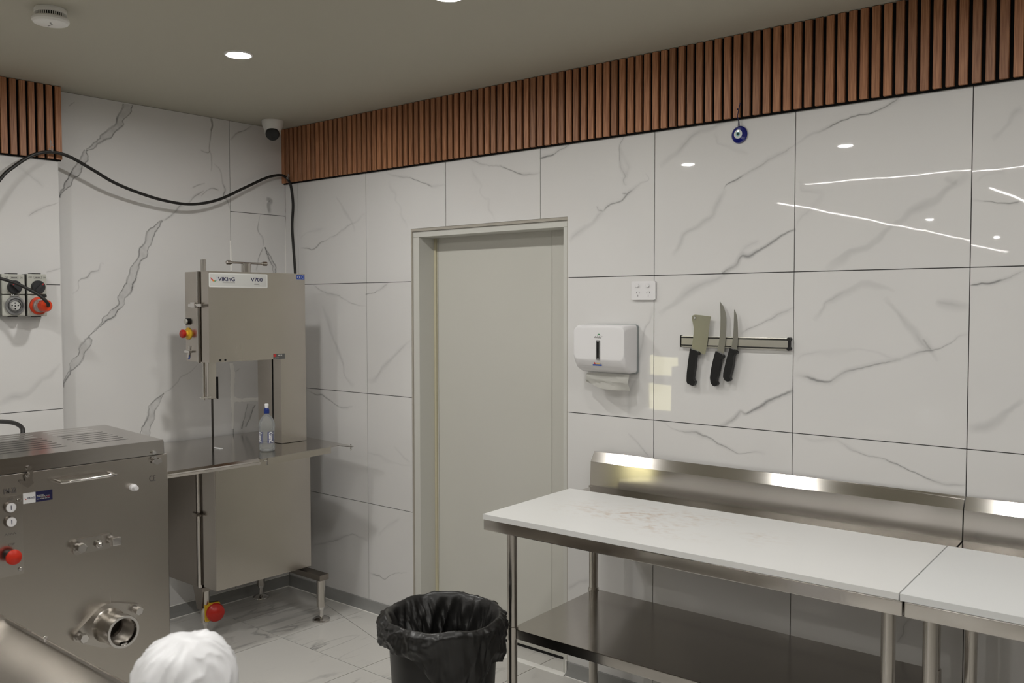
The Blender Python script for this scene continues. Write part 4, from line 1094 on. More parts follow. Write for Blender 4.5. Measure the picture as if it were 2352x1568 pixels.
b = B(); b.box(hx0 + 0.005, xc - 0.003, ny0 + 0.001, ny0 + 0.01, TZ + 0.002, hz0 - 0.001); obj('column_side', b, STEEL, saw)
hr = (hx1 + hx2) / 2 - 0.004
b = B(); b.cyl((hr, hy0 + 0.002, hz0 - 0.004), (hr, hy0 + 0.002, hz1), 0.013, n=20); obj('hinge_rod', b, STEEL_T, saw)
lz = ss(450, 701, hy0).z
b = B(); b.box(hr - 0.028, hr + 0.012, hy0 - 0.03, hy0 - 0.004, lz - 0.012, lz + 0.016, 0.003); b.cyl((hr + 0.01, hy0 - 0.018, lz), (hr + 0.055, hy0 - 0.018, lz), 0.008, n=12); b.cyl((hr - 0.05, hy0 - 0.02, lz), (hr - 0.026, hy0 - 0.02, lz), 0.009, n=12); obj('latch', b, CHROME, saw)
q = ss(433, 738, hy0); b = B(); b.cyl((q.x, hy0, q.z), (q.x, hy0 - 0.012, q.z), 0.016, n=22); kk = obj('push_button', b, BLACKP, saw)
b = B(); b.cyl((q.x, hy0 - 0.012, q.z), (q.x, hy0 - 0.019, q.z), 0.0125, n=22); obj('button_cap', b, GREYP, kk)
q = ss(433, 766, hy0); b = B(); b.lathe([(0.030, 0), (0.030, 0.004), (0.026, 0.006), (0.014, 0.008), (0.013, 0.022)], (q.x, hy0, q.z), -Y, 28); kk = obj('emergency_base', b, YELLOW, saw)
b = B(); b.lathe([(0.013, 0.018), (0.017, 0.020), (0.021, 0.026), (0.021, 0.036), (0.015, 0.041), (0.004, 0.042)], (q.x, hy0, q.z), -Y, 26); obj('emergency_button', b, RED, kk)
q = ss(437, 807, hy0); b = B(); b.box(q.x - 0.025, q.x + 0.022, hy0 - 0.02, hy0 - 0.001, q.z - 0.006, q.z + 0.006, 0.003); b.cyl((q.x - 0.012, hy0 - 0.005, q.z - 0.03), (q.x + 0.0, hy0 - 0.005, q.z + 0.028), 0.003, n=8); obj('tension_lever', b, CHROME, saw)
q = ss(434, 820, hy0); b = B(); b.prism([(math.cos(i * math.pi / 10) * 0.010, math.sin(i * math.pi / 10) * 0.012) for i in range(20)], (q.x, hy0 - 0.0002, q.z), X, Z, 0.0005, -Y); kk = obj('warning_sticker', b, BLUE, saw)
b = B(); b.prism([(-0.003, -0.006), (-0.006, -0.006), (0.001, 0), (-0.006, 0.006), (-0.003, 0.006), (0.005, 0)], (q.x, hy0 - 0.0008, q.z), X, Z, 0.0004, -Y); obj('sticker_mark', b, WHITEPR, kk)
# top fittings
q = sf(467, 621, 0.43); ty = ss(467, 621, hy0 + 0.06)
b = B(); b.cyl((ty.x, hy0 + 0.06, hz1 - 0.002), (ty.x, hy0 + 0.06, onx(467, 596, ty.x).z), 0.014, n=20, bev=0.002); obj('guide_post_top', b, TUBE, saw)
tx = (hx0 + hx1) / 2 + 0.03; tq = onx(565, 604, tx)
b = B(); b.lathe([(0.026, 0), (0.026, 0.006), (0.025, 0.006), (0.025, 0.05), (0.022, 0.053)], (tx, tq.y, hz1 - 0.002), Z, 26); hub = obj('tension_hub', b, TUBE, saw)
a0, a1 = onx(521, 606, tx), onx(612, 604, tx)
b = B(); b.cyl((tx, a0.y, tq.z), (tx, a1.y, tq.z), 0.005, n=12); obj('tension_bar', b, TUBE, hub)
for e, s_ in ((a0, 1), (a1, -1)):
    b = B(); b.lathe([(0.006, 0), (0.011, 0.004), (0.011, 0.022), (0.008, 0.032), (0.005, 0.034)], (tx, e.y - 0.004 * s_, tq.z), Y * s_, 16); obj('grip_knob', b, TUBE, hub)
# name plate
c = sf(548.5, 644); pw = sf(615.5, 644).y - sf(481, 644).y; ph = sf(548, 628).z - sf(548, 660.5).z
b = B(); b.prism(roundrect(pw, ph, 0.006), (XS + 0.0002, c.y, c.z), Y, Z, 0.0012, X); npl = obj('name_plate', b, mat('plate_rim', (0.62, 0.62, 0.60), 0.3), saw)
b = B(); b.prism(roundrect(pw - 0.012, ph - 0.012, 0.004), (XS + 0.0014, c.y, c.z), Y, Z, 0.0004, X); obj('plate_face', b, SILVERPL, npl)
XP = XS + 0.0019
ZP = (470, 610, 9.408)
def zp(x, y): return onx(ZP[0] + x / ZP[2], ZP[1] + y / ZP[2], XP)
def txt(parent, s, x0, y0, x1, y1, m_, bold=0.0, shear=0.0, fz=zp, right=Y, up=Z, nm='lettering'):
    a = fz(x0, y0); d = fz(x1, y1); c_ = (a + d) / 2; w_ = (d - a).dot(Vector(right)); h_ = (a - d).dot(Vector(up))
    b = B(); text(b, s, c_, abs(w_), abs(h_), right, up, 0.0004, bold, shear); return obj(nm, b, m_, parent)
def zpt(x0, y0, x1, y1): pass
txt(npl, 'VIKInG', 285, 243, 655, 338, NAVY, 0.02)
txt(npl, 'FOOD SOLUTIONS', 392, 352, 655, 380, GREYPR)
txt(npl, 'V700', 995, 258, 1250, 348, NAVY, 0.02)
txt(npl, 'BANDSAW', 1068, 393, 1183, 411, GREYPR, 0.02)
sw = [(128,245),(150,270),(175,295),(205,318),(240,325),(262,300),(265,260),(250,230),(275,262),(278,300),(255,328),(215,342),(175,340),(150,315),(135,280)]
for seg, m_ in (([(128,245),(150,272),(172,292),(190,306),(160,318),(142,295),(132,270)], REDPR), ([(190,306),(215,320),(205,342),(178,340),(160,318)], ORPR), ([(215,320),(240,325),(252,318),(250,332),(225,342),(205,342)], GREENPR), ([(252,318),(262,300),(264,262),(248,228),(274,262),(278,298),(262,325),(250,332)], LBLUEPR)):
    b = B(); b.prism([(zp(x, y).y, zp(x, y).z) for x, y in reversed(seg)], (XP, 0, 0), Y, Z, 0.0003, X); obj('logo_sail', b, m_, npl)
a, d = zp(1992, 200), zp(2160, 298)
b = B(); b.box(XS + 0.0002, XS + 0.001, a.y, d.y, d.z, a.z); ce = obj('ce_sticker', b, BLUE, saw)
txt(ce, 'CE', 2000, 220, 2072, 276, WHITEPR, 0.01)
b = B()
cc = zp(2122, 248)
for i in range(12):
    an = i * math.pi / 6; b.prism([(math.cos(k * math.pi / 3) * 0.0012, math.sin(k * math.pi / 3) * 0.0012) for k in range(6)], (XS + 0.0012, cc.y + 0.0075 * math.cos(an), cc.z + 0.0075 * math.sin(an)), Y, Z, 0.0003, X)
obj('star_ring', b, WHITEPR, ce)
ZS = (400, 570, 5.345)
def zs_(x, y): return onx(ZS[0] + x / ZS[2], ZS[1] + y / ZS[2], XS + 0.001)
a, d = zs_(1220, 1297), zs_(1358, 1355)
b = B(); b.box(XS + 0.0002, XS + 0.0009, a.y, d.y, d.z, a.z); gs = obj('serial_sticker', b, mat('serial_grey', (0.10, 0.10, 0.10), 0.4), saw)
a2, d2 = zs_(1220, 1299), zs_(1252, 1332)
b = B(); b.box(XS + 0.0009, XS + 0.0013, a2.y, d2.y, d2.z, a2.z); obj('sticker_mark', b, REDPR, gs)
q = zs_(1305, 1312); b = B(); dashes(b, (XS + 0.001, q.y, q.z), 0.03, 0.0055, Y, Z, 2); obj('fine_print', b, SILVERPL, gs)
q = zs_(1262, 1344); b = B(); dashes(b, (XS + 0.001, q.y, q.z), 0.028, 0.003, Y, Z, 3); obj('fine_print', b, SILVERPL, gs)
for x_, y_ in ((567, 1374), (630, 1371)):
    q = zs_(x_, y_); b = B(); b.cyl((XS - 0.0005, q.y, q.z), (XS + 0.0012, q.y, q.z), 0.0055, n=16); obj('bolt_hole', b, DARK, saw)
# blade guide and blade
bp = onz(489, 1030, TZ); bx_, by_ = bp.x, bp.y
gz0 = onx(489, 916, bx_).z
gy = onx(486, 880, bx_)
b = B(); b.box(bx_ - 0.012, bx_ + 0.006, onx(477, 880, bx_).y, onx(496, 880, bx_).y, gz0, hz0 + 0.004, 0.003); obj('blade_guard', b, TUBE, saw)
b = B(); b.box(bx_ + 0.004, bx_ + 0.012, onx(496, 880, bx_).y, onx(498.5, 880, bx_).y, gz0, onx(497, 865, bx_).z); obj('guard_slot', b, DARK, saw)
q = onx(470, 880, bx_ + 0.02); b = B(); b.cyl((bx_ + 0.02, q.y, onx(470, 914, bx_ + 0.02).z), (bx_ + 0.02, q.y, hz0 + 0.004), 0.010, n=16); obj('guide_rod', b, STEEL_T, saw)
q2 = onx(470, 912, bx_ + 0.02); b = B(); b.box(bx_ + 0.012, bx_ + 0.03, q2.y - 0.024, q2.y + 0.03, q2.z - 0.004, q2.z + 0.002); b.cyl((bx_ + 0.02, q2.y, q2.z - 0.014), (bx_ + 0.02, q2.y, q2.z), 0.006, n=10); obj('guide_clamp', b, CHROME, saw)
b = B(); b.box(bx_ - 0.004, bx_ + 0.004, by_ - 0.004, by_ + 0.004, TZ - 0.02, gz0 + 0.02)
nt_ = int((gz0 - TZ) / 0.009)
for i in range(nt_):
    z_ = TZ + 0.004 + i * 0.009; b.prism([(0.003, 0), (0.007, 0.003), (0.003, 0.007)], (bx_ - 0.0006, by_, z_), Y, Z, 0.0012, X)
obj('saw_blade', b, mat('blade_dark', (0.09, 0.085, 0.08), 0.35, 1.0), saw)
b = B(); q = onz(496, 1032, TZ); b.box(bx_ - 0.02, bx_ + 0.05, by_ + 0.006, by_ + 0.026, TZ + 0.001, TZ + 0.003); obj('blade_insert', b, WHITEPR, saw)
# work tables
seam = -0.765
fR = onz(598, 1054, TZ); 
rt = [(0.03, seam), (fR.x, seam - 0.006), (onz(777, 1022.5, TZ).x, onz(777, 1022.5, TZ).y), (onz(814, 1024, TZ).x - 0.03, -0.262), (onz(814, 1024, TZ).x, -0.25), (onz(814, 1024, TZ).x - 0.005, -0.235), (onz(746, 1010.5, TZ).x, -0.205), (0.03, -0.17)]
b = B(); b.prism(list(reversed(rt)), (0, 0, TZ - 0.004), X, Y, 0.004, Z) if False else b.prism(rt, (0, 0, TZ - 0.004), X, Y, 0.004, Z); obj('fixed_table', b, STEEL_TOP, saw)
b = B(); b.prism([(fR.x - 0.004, seam + 0.03), (fR.x, seam + 0.03), (onz(760, 1025, TZ).x, -0.32), (onz(760, 1025, TZ).x - 0.004, -0.32)], (0, 0, TZ - 0.034), X, Y, 0.032, Z); obj('table_skirt', b, STEEL, saw)
fl = onz(400, 1083, TZ)
lt = [(0.03, -1.27), (fl.x - 0.02, -1.27), (fR.x - 0.02, seam - 0.004), (0.03, seam - 0.004)]
b = B(); b.prism(lt, (0, 0, TZ - 0.003), X, Y, 0.004, Z); obj('sliding_table', b, STEEL_TOP, saw)
b = B()
prof = [(0, 0.001), (0.012, -0.008), (0.016, -0.020), (0.024, -0.012), (0.026, -0.013), (0.016, -0.026), (0.010, -0.012), (-0.002, -0.003)]
pa, pb2 = Vector((fl.x - 0.02, -1.27, TZ)), Vector((fR.x - 0.02, seam - 0.01, TZ)); al = (pb2 - pa); LL = al.length; al.normalize()
b.prism(prof, pa, X, Z, LL, al); obj('front_lip', b, STEEL_T, saw)
b = B(); q = onz(806, 1028, TZ - 0.02); b.cyl((q.x, q.y, TZ - 0.03), (q.x, q.y, TZ - 0.002), 0.0035, n=8); b.sphere((q.x, q.y, TZ - 0.03), 0.005, 8, 6); obj('stop_pin', b, CHROME, saw)
q = onz(612, 1058, TZ - 0.015); b = B(); b.cyl((q.x + 0.004, q.y - 0.02, TZ - 0.012), (q.x + 0.004, q.y + 0.03, TZ - 0.016), 0.003, n=8); b.cyl((q.x + 0.004, q.y, TZ - 0.035), (q.x + 0.004, q.y, TZ - 0.004), 0.003, n=8); obj('table_catch', b, CHROME, saw)
# lower body
xl1 = ss(462, 1200, by0).x; xl0 = ss(455, 1200, by0).x
b = B(); b.box(xl1 + 0.014, XS, by0, by1, bz0, TZ - 0.012, 0.004); obj('lower_door', b, STEEL, saw)
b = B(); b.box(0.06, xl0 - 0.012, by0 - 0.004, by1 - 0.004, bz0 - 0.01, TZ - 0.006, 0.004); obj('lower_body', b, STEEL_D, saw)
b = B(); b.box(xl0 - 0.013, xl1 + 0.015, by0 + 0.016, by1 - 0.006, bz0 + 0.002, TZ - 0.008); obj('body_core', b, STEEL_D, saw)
xm = (xl0 + xl1) / 2
b = B(); b.cyl((xm, by0 - 0.002, bz0 - 0.006), (xm, by0 - 0.002, TZ - 0.03), 0.011, n=18); obj('hinge_rod', b, STEEL_T, saw)
zc_ = ss(459, 1180, by0).z
b = B(); b.box(xm - 0.02, xm + 0.016, by0 - 0.03, by0 + 0.004, zc_ - 0.009, zc_ + 0.009, 0.003); b.cyl((xm - 0.03, by0 - 0.016, zc_ + 0.006), (xm + 0.034, by0 - 0.016, zc_ - 0.002), 0.006, n=10); obj('latch', b, STEEL_D, saw)
q = onx(435, 1100, 0.80)
b = B(); b.prism([(by0 - 0.10, TZ - 0.006), (by0 + 0.12, TZ - 0.006), (by0 - 0.04, TZ - 0.06), (by0 - 0.075, TZ - 0.07)], (0.70, 0, 0), Y, Z, 0.004, X); b.box(0.45, 0.70, by0 - 0.06, by0 - 0.05, TZ - 0.06, TZ - 0.005); obj('table_bracket', b, STEEL, saw)
# base frame and feet
ft = onz(738, 1424, 0.0); ftb = onz(598, 1368, 0)
def foot(x, y, z1, par=saw):
    b = B(); b.cyl((x, y, 0.075), (x, y, z1), 0.0225, n=22); lg = obj('leg', b, TUBE, par)
    b = B(); b.lathe([(0.044, 0), (0.047, 0.004), (0.046, 0.010), (0.030, 0.019), (0.012, 0.024), (0.010, 0.060), (0.016, 0.062), (0.016, 0.078)], (x, y, 0.0), Z, 26); obj('levelling_foot', b, CHROME, lg)
bzt = onx(738, 1330, ft.x).z
fyy = ft.y
foot(ft.x, fyy, bzt); foot(max(ftb.x, 0.085), ftb.y - 0.02, bz0 - 0.01)
b = B(); b.box(0.10, ft.x + 0.03, fyy - 0.03, fyy + 0.03, bzt, bzt + 0.032, 0.004); obj('base_bar', b, STEEL_D, saw)
lx, ly = ss(472, 1440, by0 + 0.03).x, by0 + 0.03
foot(lx, ly, bz0 - 0.012)
b = B(); b.prism([(-0.055, bz0 - 0.008), (0.03, bz0 - 0.008), (0.02, bz0 - 0.12), (-0.022, bz0 - 0.12)], (lx, ly - 0.028, 0), X, Z, 0.005, -Y); b.box(lx - 0.05, lx + 0.025, ly - 0.028, ly + 0.02, bz0 - 0.03, bz0 - 0.009); obj('leg_bracket', b, STEEL_D, saw)
# foot-height emergency stop
ec_ = onx(488, 1404, lx + 0.03); dn = (Vector((0.9, -0.25, 0.12))).normalized()
rr = Vector((0.25, 0.9, 0)).normalized(); uu = dn.cross(rr).normalized() * -1
if uu.z < 0: uu = -uu
rr = uu.cross(dn)
eb = ec_
b = B(); b.prism(roundrect(0.082, 0.092, 0.006), eb - dn * 0.03, rr, uu, 0.022, dn); bx2 = obj('stop_box', b, BLACKP, saw)
b = B(); b.prism(roundrect(0.078, 0.088, 0.006), eb - dn * 0.008, rr, uu, 0.012, dn); yb = obj('yellow_plate', b, YELLOW, bx2)
b = B(); b.lathe([(0.028, 0), (0.030, 0.012), (0.043, 0.014), (0.046, 0.020), (0.042, 0.032), (0.028, 0.041), (0.010, 0.045), (0.001, 0.0455)], eb + dn * 0.004 + rr * 0.008 - uu * 0.002, dn, 32); obj('mushroom_button', b, RED, bx2)

# water bottle on the saw table
bq = onz(613.5, 1035, TZ)
Hb = 0.0; 
zt_b = onx(613, 927, bq.x).z - TZ
rb0 = 18.5 * (bq - CAM).dot(FWD) / FPX
t = thing('water_bottle', 'clear plastic water bottle with blue sports cap on the saw table', 'bottle', (bq.x, bq.y, TZ + 0.001))
S_ = zt_b / 124.5
pr = [(0.0, 0.80), (1.5, 0.92), (8, 1.0), (14, 0.97), (18, 0.90), (22, 0.93), (50, 0.93), (56, 0.95), (60, 1.0), (68, 1.01), (76, 0.94), (84, 0.78), (90, 0.58), (95, 0.36), (98, 0.30), (103, 0.30)]
prf = [(r_ * rb0, h_ * S_) for h_, r_ in pr]
b = B(); b.lathe(prf, (bq.x, bq.y, TZ + 0.001), Z, 40, rfun=lambda tt, k: 1 + (0.05 * math.cos(5 * tt) if k < 2 else 0.012 * math.cos(10 * tt) if 9 <= k <= 12 else 0)); obj('bottle_body', b, PET, t)
b = B(); b.lathe([(0.34 * rb0, 99 * S_), (0.35 * rb0, 99.5 * S_), (0.35 * rb0, 109 * S_), (0.26 * rb0, 111 * S_), (0.25 * rb0, 113 * S_)], (bq.x, bq.y, TZ + 0.001), Z, 28); cp_ = obj('cap', b, mat('cap_blue', (0.01, 0.03, 0.19), 0.35), t)
b = B(); b.lathe([(0.22 * rb0, 112 * S_), (0.22 * rb0, 117 * S_), (0.26 * rb0, 118.5 * S_), (0.25 * rb0, 123 * S_), (0.18 * rb0, 124.5 * S_)], (bq.x, bq.y, TZ + 0.001), Z, 22); obj('drinking_spout', b, WHITEP, cp_)
vd = (CAM - bq); base_a = math.atan2(vd.y, vd.x)
def wrap(ac, rad):
    def f(a, bb_): # a runs up the bottle (text reads upward), bb to the left
        an = base_a + ac - bb_ / rad
        return Vector((bq.x + rad * math.cos(an), bq.y + rad * math.sin(an), TZ + 0.001 + 37 * S_ + a))
    return f
rl = 0.945 * rb0
for ac, nm in ((math.radians(32), 'a'), (math.radians(-58), 'b')):
    b = B(); n_ = 10; wdt = 0.95 * rb0 * 1.25; prev = None
    for i in range(n_ + 1):
        an = base_a + ac + (i / n_ - 0.5) * 1.0
        r = [b.bm.verts.new((bq.x + rl * 0.998 * math.cos(an), bq.y + rl * 0.998 * math.sin(an), TZ + 0.001 + z_ * S_)) for z_ in (22, 52)]
        if prev: b.bm.faces.new((prev[0], r[0], r[1], prev[1]))
        prev = r
    lb = obj('label', b, mat('label_blue' + nm, (0.10, 0.12, 0.30), 0.3, alpha=0.55), t)
    b = B(); text(b, 'pump', (0, 0, 0), 29 * S_, rb0 * 0.62, X, Y, bold=0.05, shear=-0.2, fmap=wrap(ac, rl * 1.02)); obj('lettering', b, WHITEPR, lb)
    b = B(); text(b, 'pump', (0, 0, 0), 30 * S_, rb0 * 0.68, X, Y, bold=0.09, shear=-0.2, fmap=wrap(ac, rl * 1.008)); obj('letter_shadow', b, mat('pump_blue' + nm, (0.015, 0.02, 0.22), 0.3), lb)

# ================================================================== MEAT GRINDER
ZG = 1.262
A_ = onz(374, 1009, ZG); XG = A_.x
gy1 = onx(386, 1100, XG).y; gy0 = -2.62; zl = (onx(385, 1042, XG).z + onx(0, 1087, XG).z) / 2
gxb = onz(238, 976, ZG + 0.014).x
gr = thing('meat_grinder', 'large stainless steel meat grinder cabinet with slotted lid', 'meat grinder', ((XG + gxb) / 2, (gy0 + gy1) / 2, 0))
b = B(); b.box(gxb, XG, gy0, gy1, 0.12, zl - 0.002, 0.003); obj('cabinet', b, STEEL, gr)
for yy_ in (gy0 + 0.06, gy1 - 0.06):
    for xx_ in (gxb + 0.05, XG - 0.05):
        b = B(); b.cyl((xx_, yy_, 0), (xx_, yy_, 0.122), 0.022, n=16); obj('leg', b, TUBE, gr)
# lid with real slots
def lidz(x): return ZG + (XG - x) / (XG - gxb) * 0.014
ZL = (0, 960, 4.126)
def lp(x, y):
    z_ = ZG + 0.01
    for _ in range(4):
        q = onz(ZL[0] + x / ZL[2], ZL[1] + y / ZL[2], z_); z_ = lidz(q.x)
    return q
s1a, s1b = lp(120, 315), lp(625, 262); s1t = lp(0, 168)
colA = (lp(0, 280).y - 0.12, lp(625, 262).y); colB = (lp(780, 247).y, lp(1230, 200).y)
xf, xbk = lp(780, 247).x, lp(385, 140).x
xs_sl = [xf + (xbk - xf) * i / 8 for i in range(9)]
lid_y0, lid_y1 = gy0 - 0.003, onz(374, 1009, ZG).y
cutx = sorted({gxb - 0.004, XG + 0.003} | {x_ - 0.003 for x_ in xs_sl} | {x_ + 0.003 for x_ in xs_sl})
cuty = sorted({lid_y0, lid_y1, colA[0], colA[1], colB[0], colB[1]})
b = B(); vg = {}
def gv(x_, y_):
    k = (round(x_, 5), round(y_, 5))
    if k not in vg: vg[k] = b.bm.verts.new((x_, y_, lidz(x_)))
    return vg[k]
for i in range(len(cutx) - 1):
    for j in range(len(cuty) - 1):
        xm_ = (cutx[i] + cutx[i + 1]) / 2; ym_ = (cuty[j] + cuty[j + 1]) / 2
        if any(abs(xm_ - s_) < 0.003 for s_ in xs_sl) and (colA[0] < ym_ < colA[1] or colB[0] < ym_ < colB[1]): continue
        b.bm.faces.new((gv(cutx[i], cuty[j]), gv(cutx[i + 1], cuty[j]), gv(cutx[i + 1], cuty[j + 1]), gv(cutx[i], cuty[j + 1])))
X0, X1 = cutx[0], cutx[-1]
top_f = [gv(X1, y_) for y_ in cuty]; lo_f = [b.bm.verts.new((X1 + 0.002, y_, zl)) for y_ in cuty]
for i in range(len(cuty) - 1): b.bm.faces.new((top_f[i], top_f[i + 1], lo_f[i + 1], lo_f[i]))
top_r = [gv(x_, lid_y1) for x_ in cutx]; lo_r = [b.bm.verts.new((x_, lid_y1 + 0.002, zl)) for x_ in cutx]
for i in range(len(cutx) - 1): b.bm.faces.new((top_r[i], lo_r[i], lo_r[i + 1], top_r[i + 1]))
obj('lid', b, STEEL_TOP, gr)
b = B(); b.box(gxb + 0.004, XG - 0.004, gy0 + 0.004, gy1 - 0.01, zl - 0.001, ZG - 0.006); obj('lid_interior', b, DARK, gr)
# front fittings
def gp(x, y, xx=None): return onx(ZL[0] + x / ZL[2], ZL[1] + y / ZL[2], XG + 0.001 if xx is None else xx)
def latch(cx_, cy_, flip):
    q = gp(cx_, cy_); b = B(); b.cyl((XG, q.y, q.z), (XG + 0.012, q.y, q.z), 0.008, n=12); b.cyl((XG + 0.012, q.y, q.z), (XG + 0.016, q.y, q.z), 0.005, n=10); return q, b
q, b = latch(268, 535, 1); lt1 = obj('latch', b, CHROME, gr)
b = B(); b.prism([(0.010, 0.012), (0.008, -0.012), (0.012, -0.024), (-0.004, -0.036), (-0.020, -0.022), (-0.026, -0.012), (-0.017, -0.012), (-0.010, -0.016), (-0.012, -0.002), (-0.002, 0.012)], (XG + 0.004, q.y, q.z), Y, Z, 0.003, X); obj('hook_plate', b, CHROME, lt1)
b = B(); q2 = gp(268, 468, XG + 0.004); b.cyl((XG, q2.y, q2.z), (XG + 0.012, q2.y, q2.z), 0.006, n=12); obj('lid_pin', b, CHROME, gr)
q, b = latch(1452, 392, 1); lt2 = obj('latch', b, CHROME, gr)
b = B(); b.prism([(-0.008, 0.010), (0.006, 0.010), (0.012, -0.002), (0.022, 0.004), (0.026, -0.010), (0.010, -0.016), (-0.006, -0.010)], (XG + 0.004, q.y, q.z), Y, Z, 0.003, X); obj('hook_plate', b, CHROME, lt2)
b = B(); q2 = gp(1450, 325, XG + 0.004); b.cyl((XG, q2.y, q2.z), (XG + 0.012, q2.y, q2.z), 0.006, n=12); obj('lid_pin', b, CHROME, gr)
h0, h1 = gp(535, 590), gp(1035, 525); zh = (h0.z + h1.z) / 2
b = B(); hp = catmull([(XG, h0.y, zh), (XG + 0.028, h0.y, zh), (XG + 0.038, h0.y + 0.012, zh), (XG + 0.038, h1.y - 0.012, zh), (XG + 0.028, h1.y, zh), (XG, h1.y, zh)], 0.006); b.tube(hp, 0.005, 12); obj('handle', b, CHROME, gr)
q = gp(1255, 655); b = B(); b.lathe([(0.010, 0), (0.011, 0.003), (0.0105, 0.012), (0.007, 0.014), (0.0068, 0.026), (0.005, 0.027)], (XG, q.y, q.z), X, 22); obj('white_knob', b, WHITEP, gr)
txt(gr, 'CE', 1418, 548, 1476, 592, GREYPR, fz=gp); txt(gr, 'PM-32', 36, 672, 155, 705, GREYPR, 0.015, fz=lambda x, y: gp(x, y + 0))
# sticker
a, c2, d = gp(219, 757), gp(337, 745), gp(498, 730); hh = 0.0285
b = B(); b.prism([(a.y, -hh / 2), (c2.y, -hh / 2), (c2.y, hh / 2), (a.y, hh / 2)], (XG + 0.0003, 0, (a.z + d.z) / 2), Y, Z, 0.0006, X); st = obj('service_sticker', b, WHITEPR, gr)
b = B(); b.prism([(c2.y, -hh / 2), (d.y, -hh / 2), (d.y, hh / 2), (c2.y, hh / 2)], (XG + 0.0003, 0, (a.z + d.z) / 2), Y, Z, 0.0006, X); obj('sticker_field', b, NAVY, st)
zc3 = (a.z + d.z) / 2
def rect_txt(par, s, y0, y1, z0, z1, xx, m_, bold=0.0):
    b = B(); text(b, s, (xx, (y0 + y1) / 2, (z0 + z1) / 2), y1 - y0, z1 - z0, Y, Z, 0.0003, bold); obj('lettering', b, m_, par)
ws = c2.y - a.y; wn = d.y - c2.y
rect_txt(st, 'VIKInG', a.y + ws * 0.32, a.y + ws * 0.92, zc3 - 0.003, zc3 + 0.0028, XG + 0.0009, NAVY, 0.02)
b = B(); b.prism([(a.y + ws * 0.1, 0.002), (a.y + ws * 0.2, -0.004), (a.y + ws * 0.32, -0.002), (a.y + ws * 0.2, -0.001)], (XG + 0.0009, 0, zc3), Y, Z, 0.0003, X); obj('logo_sail', b, REDPR, st)
for z0_, w0, w1, hh_, nn, mm in ((0.0032, 0.08, 0.5, 0.0019, 4, SILVERPL), (-0.0002, 0.08, 0.85, 0.0016, 6, SILVERPL), (-0.0032, 0.08, 0.30, 0.0010, 2, BLUE), (-0.0032, 0.32, 0.62, 0.0010, 3, TANPR), (-0.0032, 0.66, 0.85, 0.0012, 1, REDPR), (-0.0068, 0.08, 0.85, 0.0014, 5, SILVERPL)):
    b = B(); dashes(b, (XG + 0.0009, c2.y + wn * (w0 + w1) / 2, zc3 + z0_), wn * (w1 - w0), hh_, Y, Z, nn); obj('fine_print', b, mm, st)
# control panel
pz1 = gp(208, 722).z; pz0 = gp(225, 1468).z; py1 = gp(218, 1100).y; py0 = py1 - 0.088
b = B(); b.prism(roundrect(py1 - py0, pz1 - pz0, 0.005), (XG + 0.0002, (py0 + py1) / 2, (pz0 + pz1) / 2), Y, Z, 0.003, X); pn = obj('control_panel', b, TUBE, gr)
XPn = XG + 0.0032
for yy_ in (py0 + 0.012, py1 - 0.010):
    for zz_ in (pz0 + 0.014, pz1 - 0.014):
        b = B(); b.cyl((XPn, yy_, zz_), (XPn + 0.004, yy_, zz_), 0.0055, n=14, bev=0.001); obj('panel_screw', b, CHROME, pn)
for yb_, zb_ in (((108), 848), (112, 985)):
    q = gp(yb_, zb_, XPn + 0.012); b = B(); b.lathe([(0.0155, 0), (0.0155, 0.006), (0.0135, 0.010), (0.0125, 0.010)], (XPn, q.y, q.z), X, 26); k = obj('start_button', b, STEEL_D, pn)
    b = B(); b.cyl((XPn + 0.008, q.y, q.z), (XPn + 0.0115, q.y, q.z), 0.0125, n=26); obj('button_cap', b, WHITEP, k)
    b = B(); b.box(XPn + 0.0115, XPn + 0.0119, q.y - 0.001, q.y + 0.001, q.z - 0.006, q.z + 0.006); obj('button_mark', b, NAVY, k)
qa = gp(98, 1100, XPn)
b = B(); zpts = [(XPn + 0.0005, qa.y - 0.014 + 0.0035 * i, qa.z + (0.003 if i % 2 else -0.002)) for i in range(9)]; b.tube(zpts, 0.0006, 4); obj('screw_symbol', b, GREYPR, pn)
qa = gp(95, 765, XPn); b = B(); b.prism([(-0.003, -0.003), (0.003, -0.003), (0, 0.004)], (XPn + 0.0002, qa.y, qa.z), Y, Z, 0.0004, X); b.tube([(XPn + 0.0004, qa.y - 0.008, qa.z + 0.001), (XPn + 0.0004, qa.y - 0.005, qa.z - 0.004)], 0.0006, 4); b.tube([(XPn + 0.0004, qa.y + 0.008, qa.z + 0.001), (XPn + 0.0004, qa.y + 0.005, qa.z - 0.004)], 0.0006, 4); obj('foot_symbol', b, GREYPR, pn)
qa = gp(108, 1195, XPn); b = B(); text(b, 'STOP', qa, 0.016, 0.0055, Y, Z); obj('lettering', b, GREYPR, pn)
qa = gp(136, 1320, XPn + 0.03)
b = B(); b.cyl((XPn, qa.y, qa.z), (XPn + 0.024, qa.y, qa.z), 0.013, n=22); sb_ = obj('stop_button_stem', b, BLACKP, pn)
b = B(); b.lathe([(0.012, 0.020), (0.018, 0.022), (0.0205, 0.026), (0.0195, 0.031), (0.013, 0.035), (0.001, 0.0365)], (XPn, qa.y, qa.z), X, 28); obj('stop_button', b, REDB, sb_)
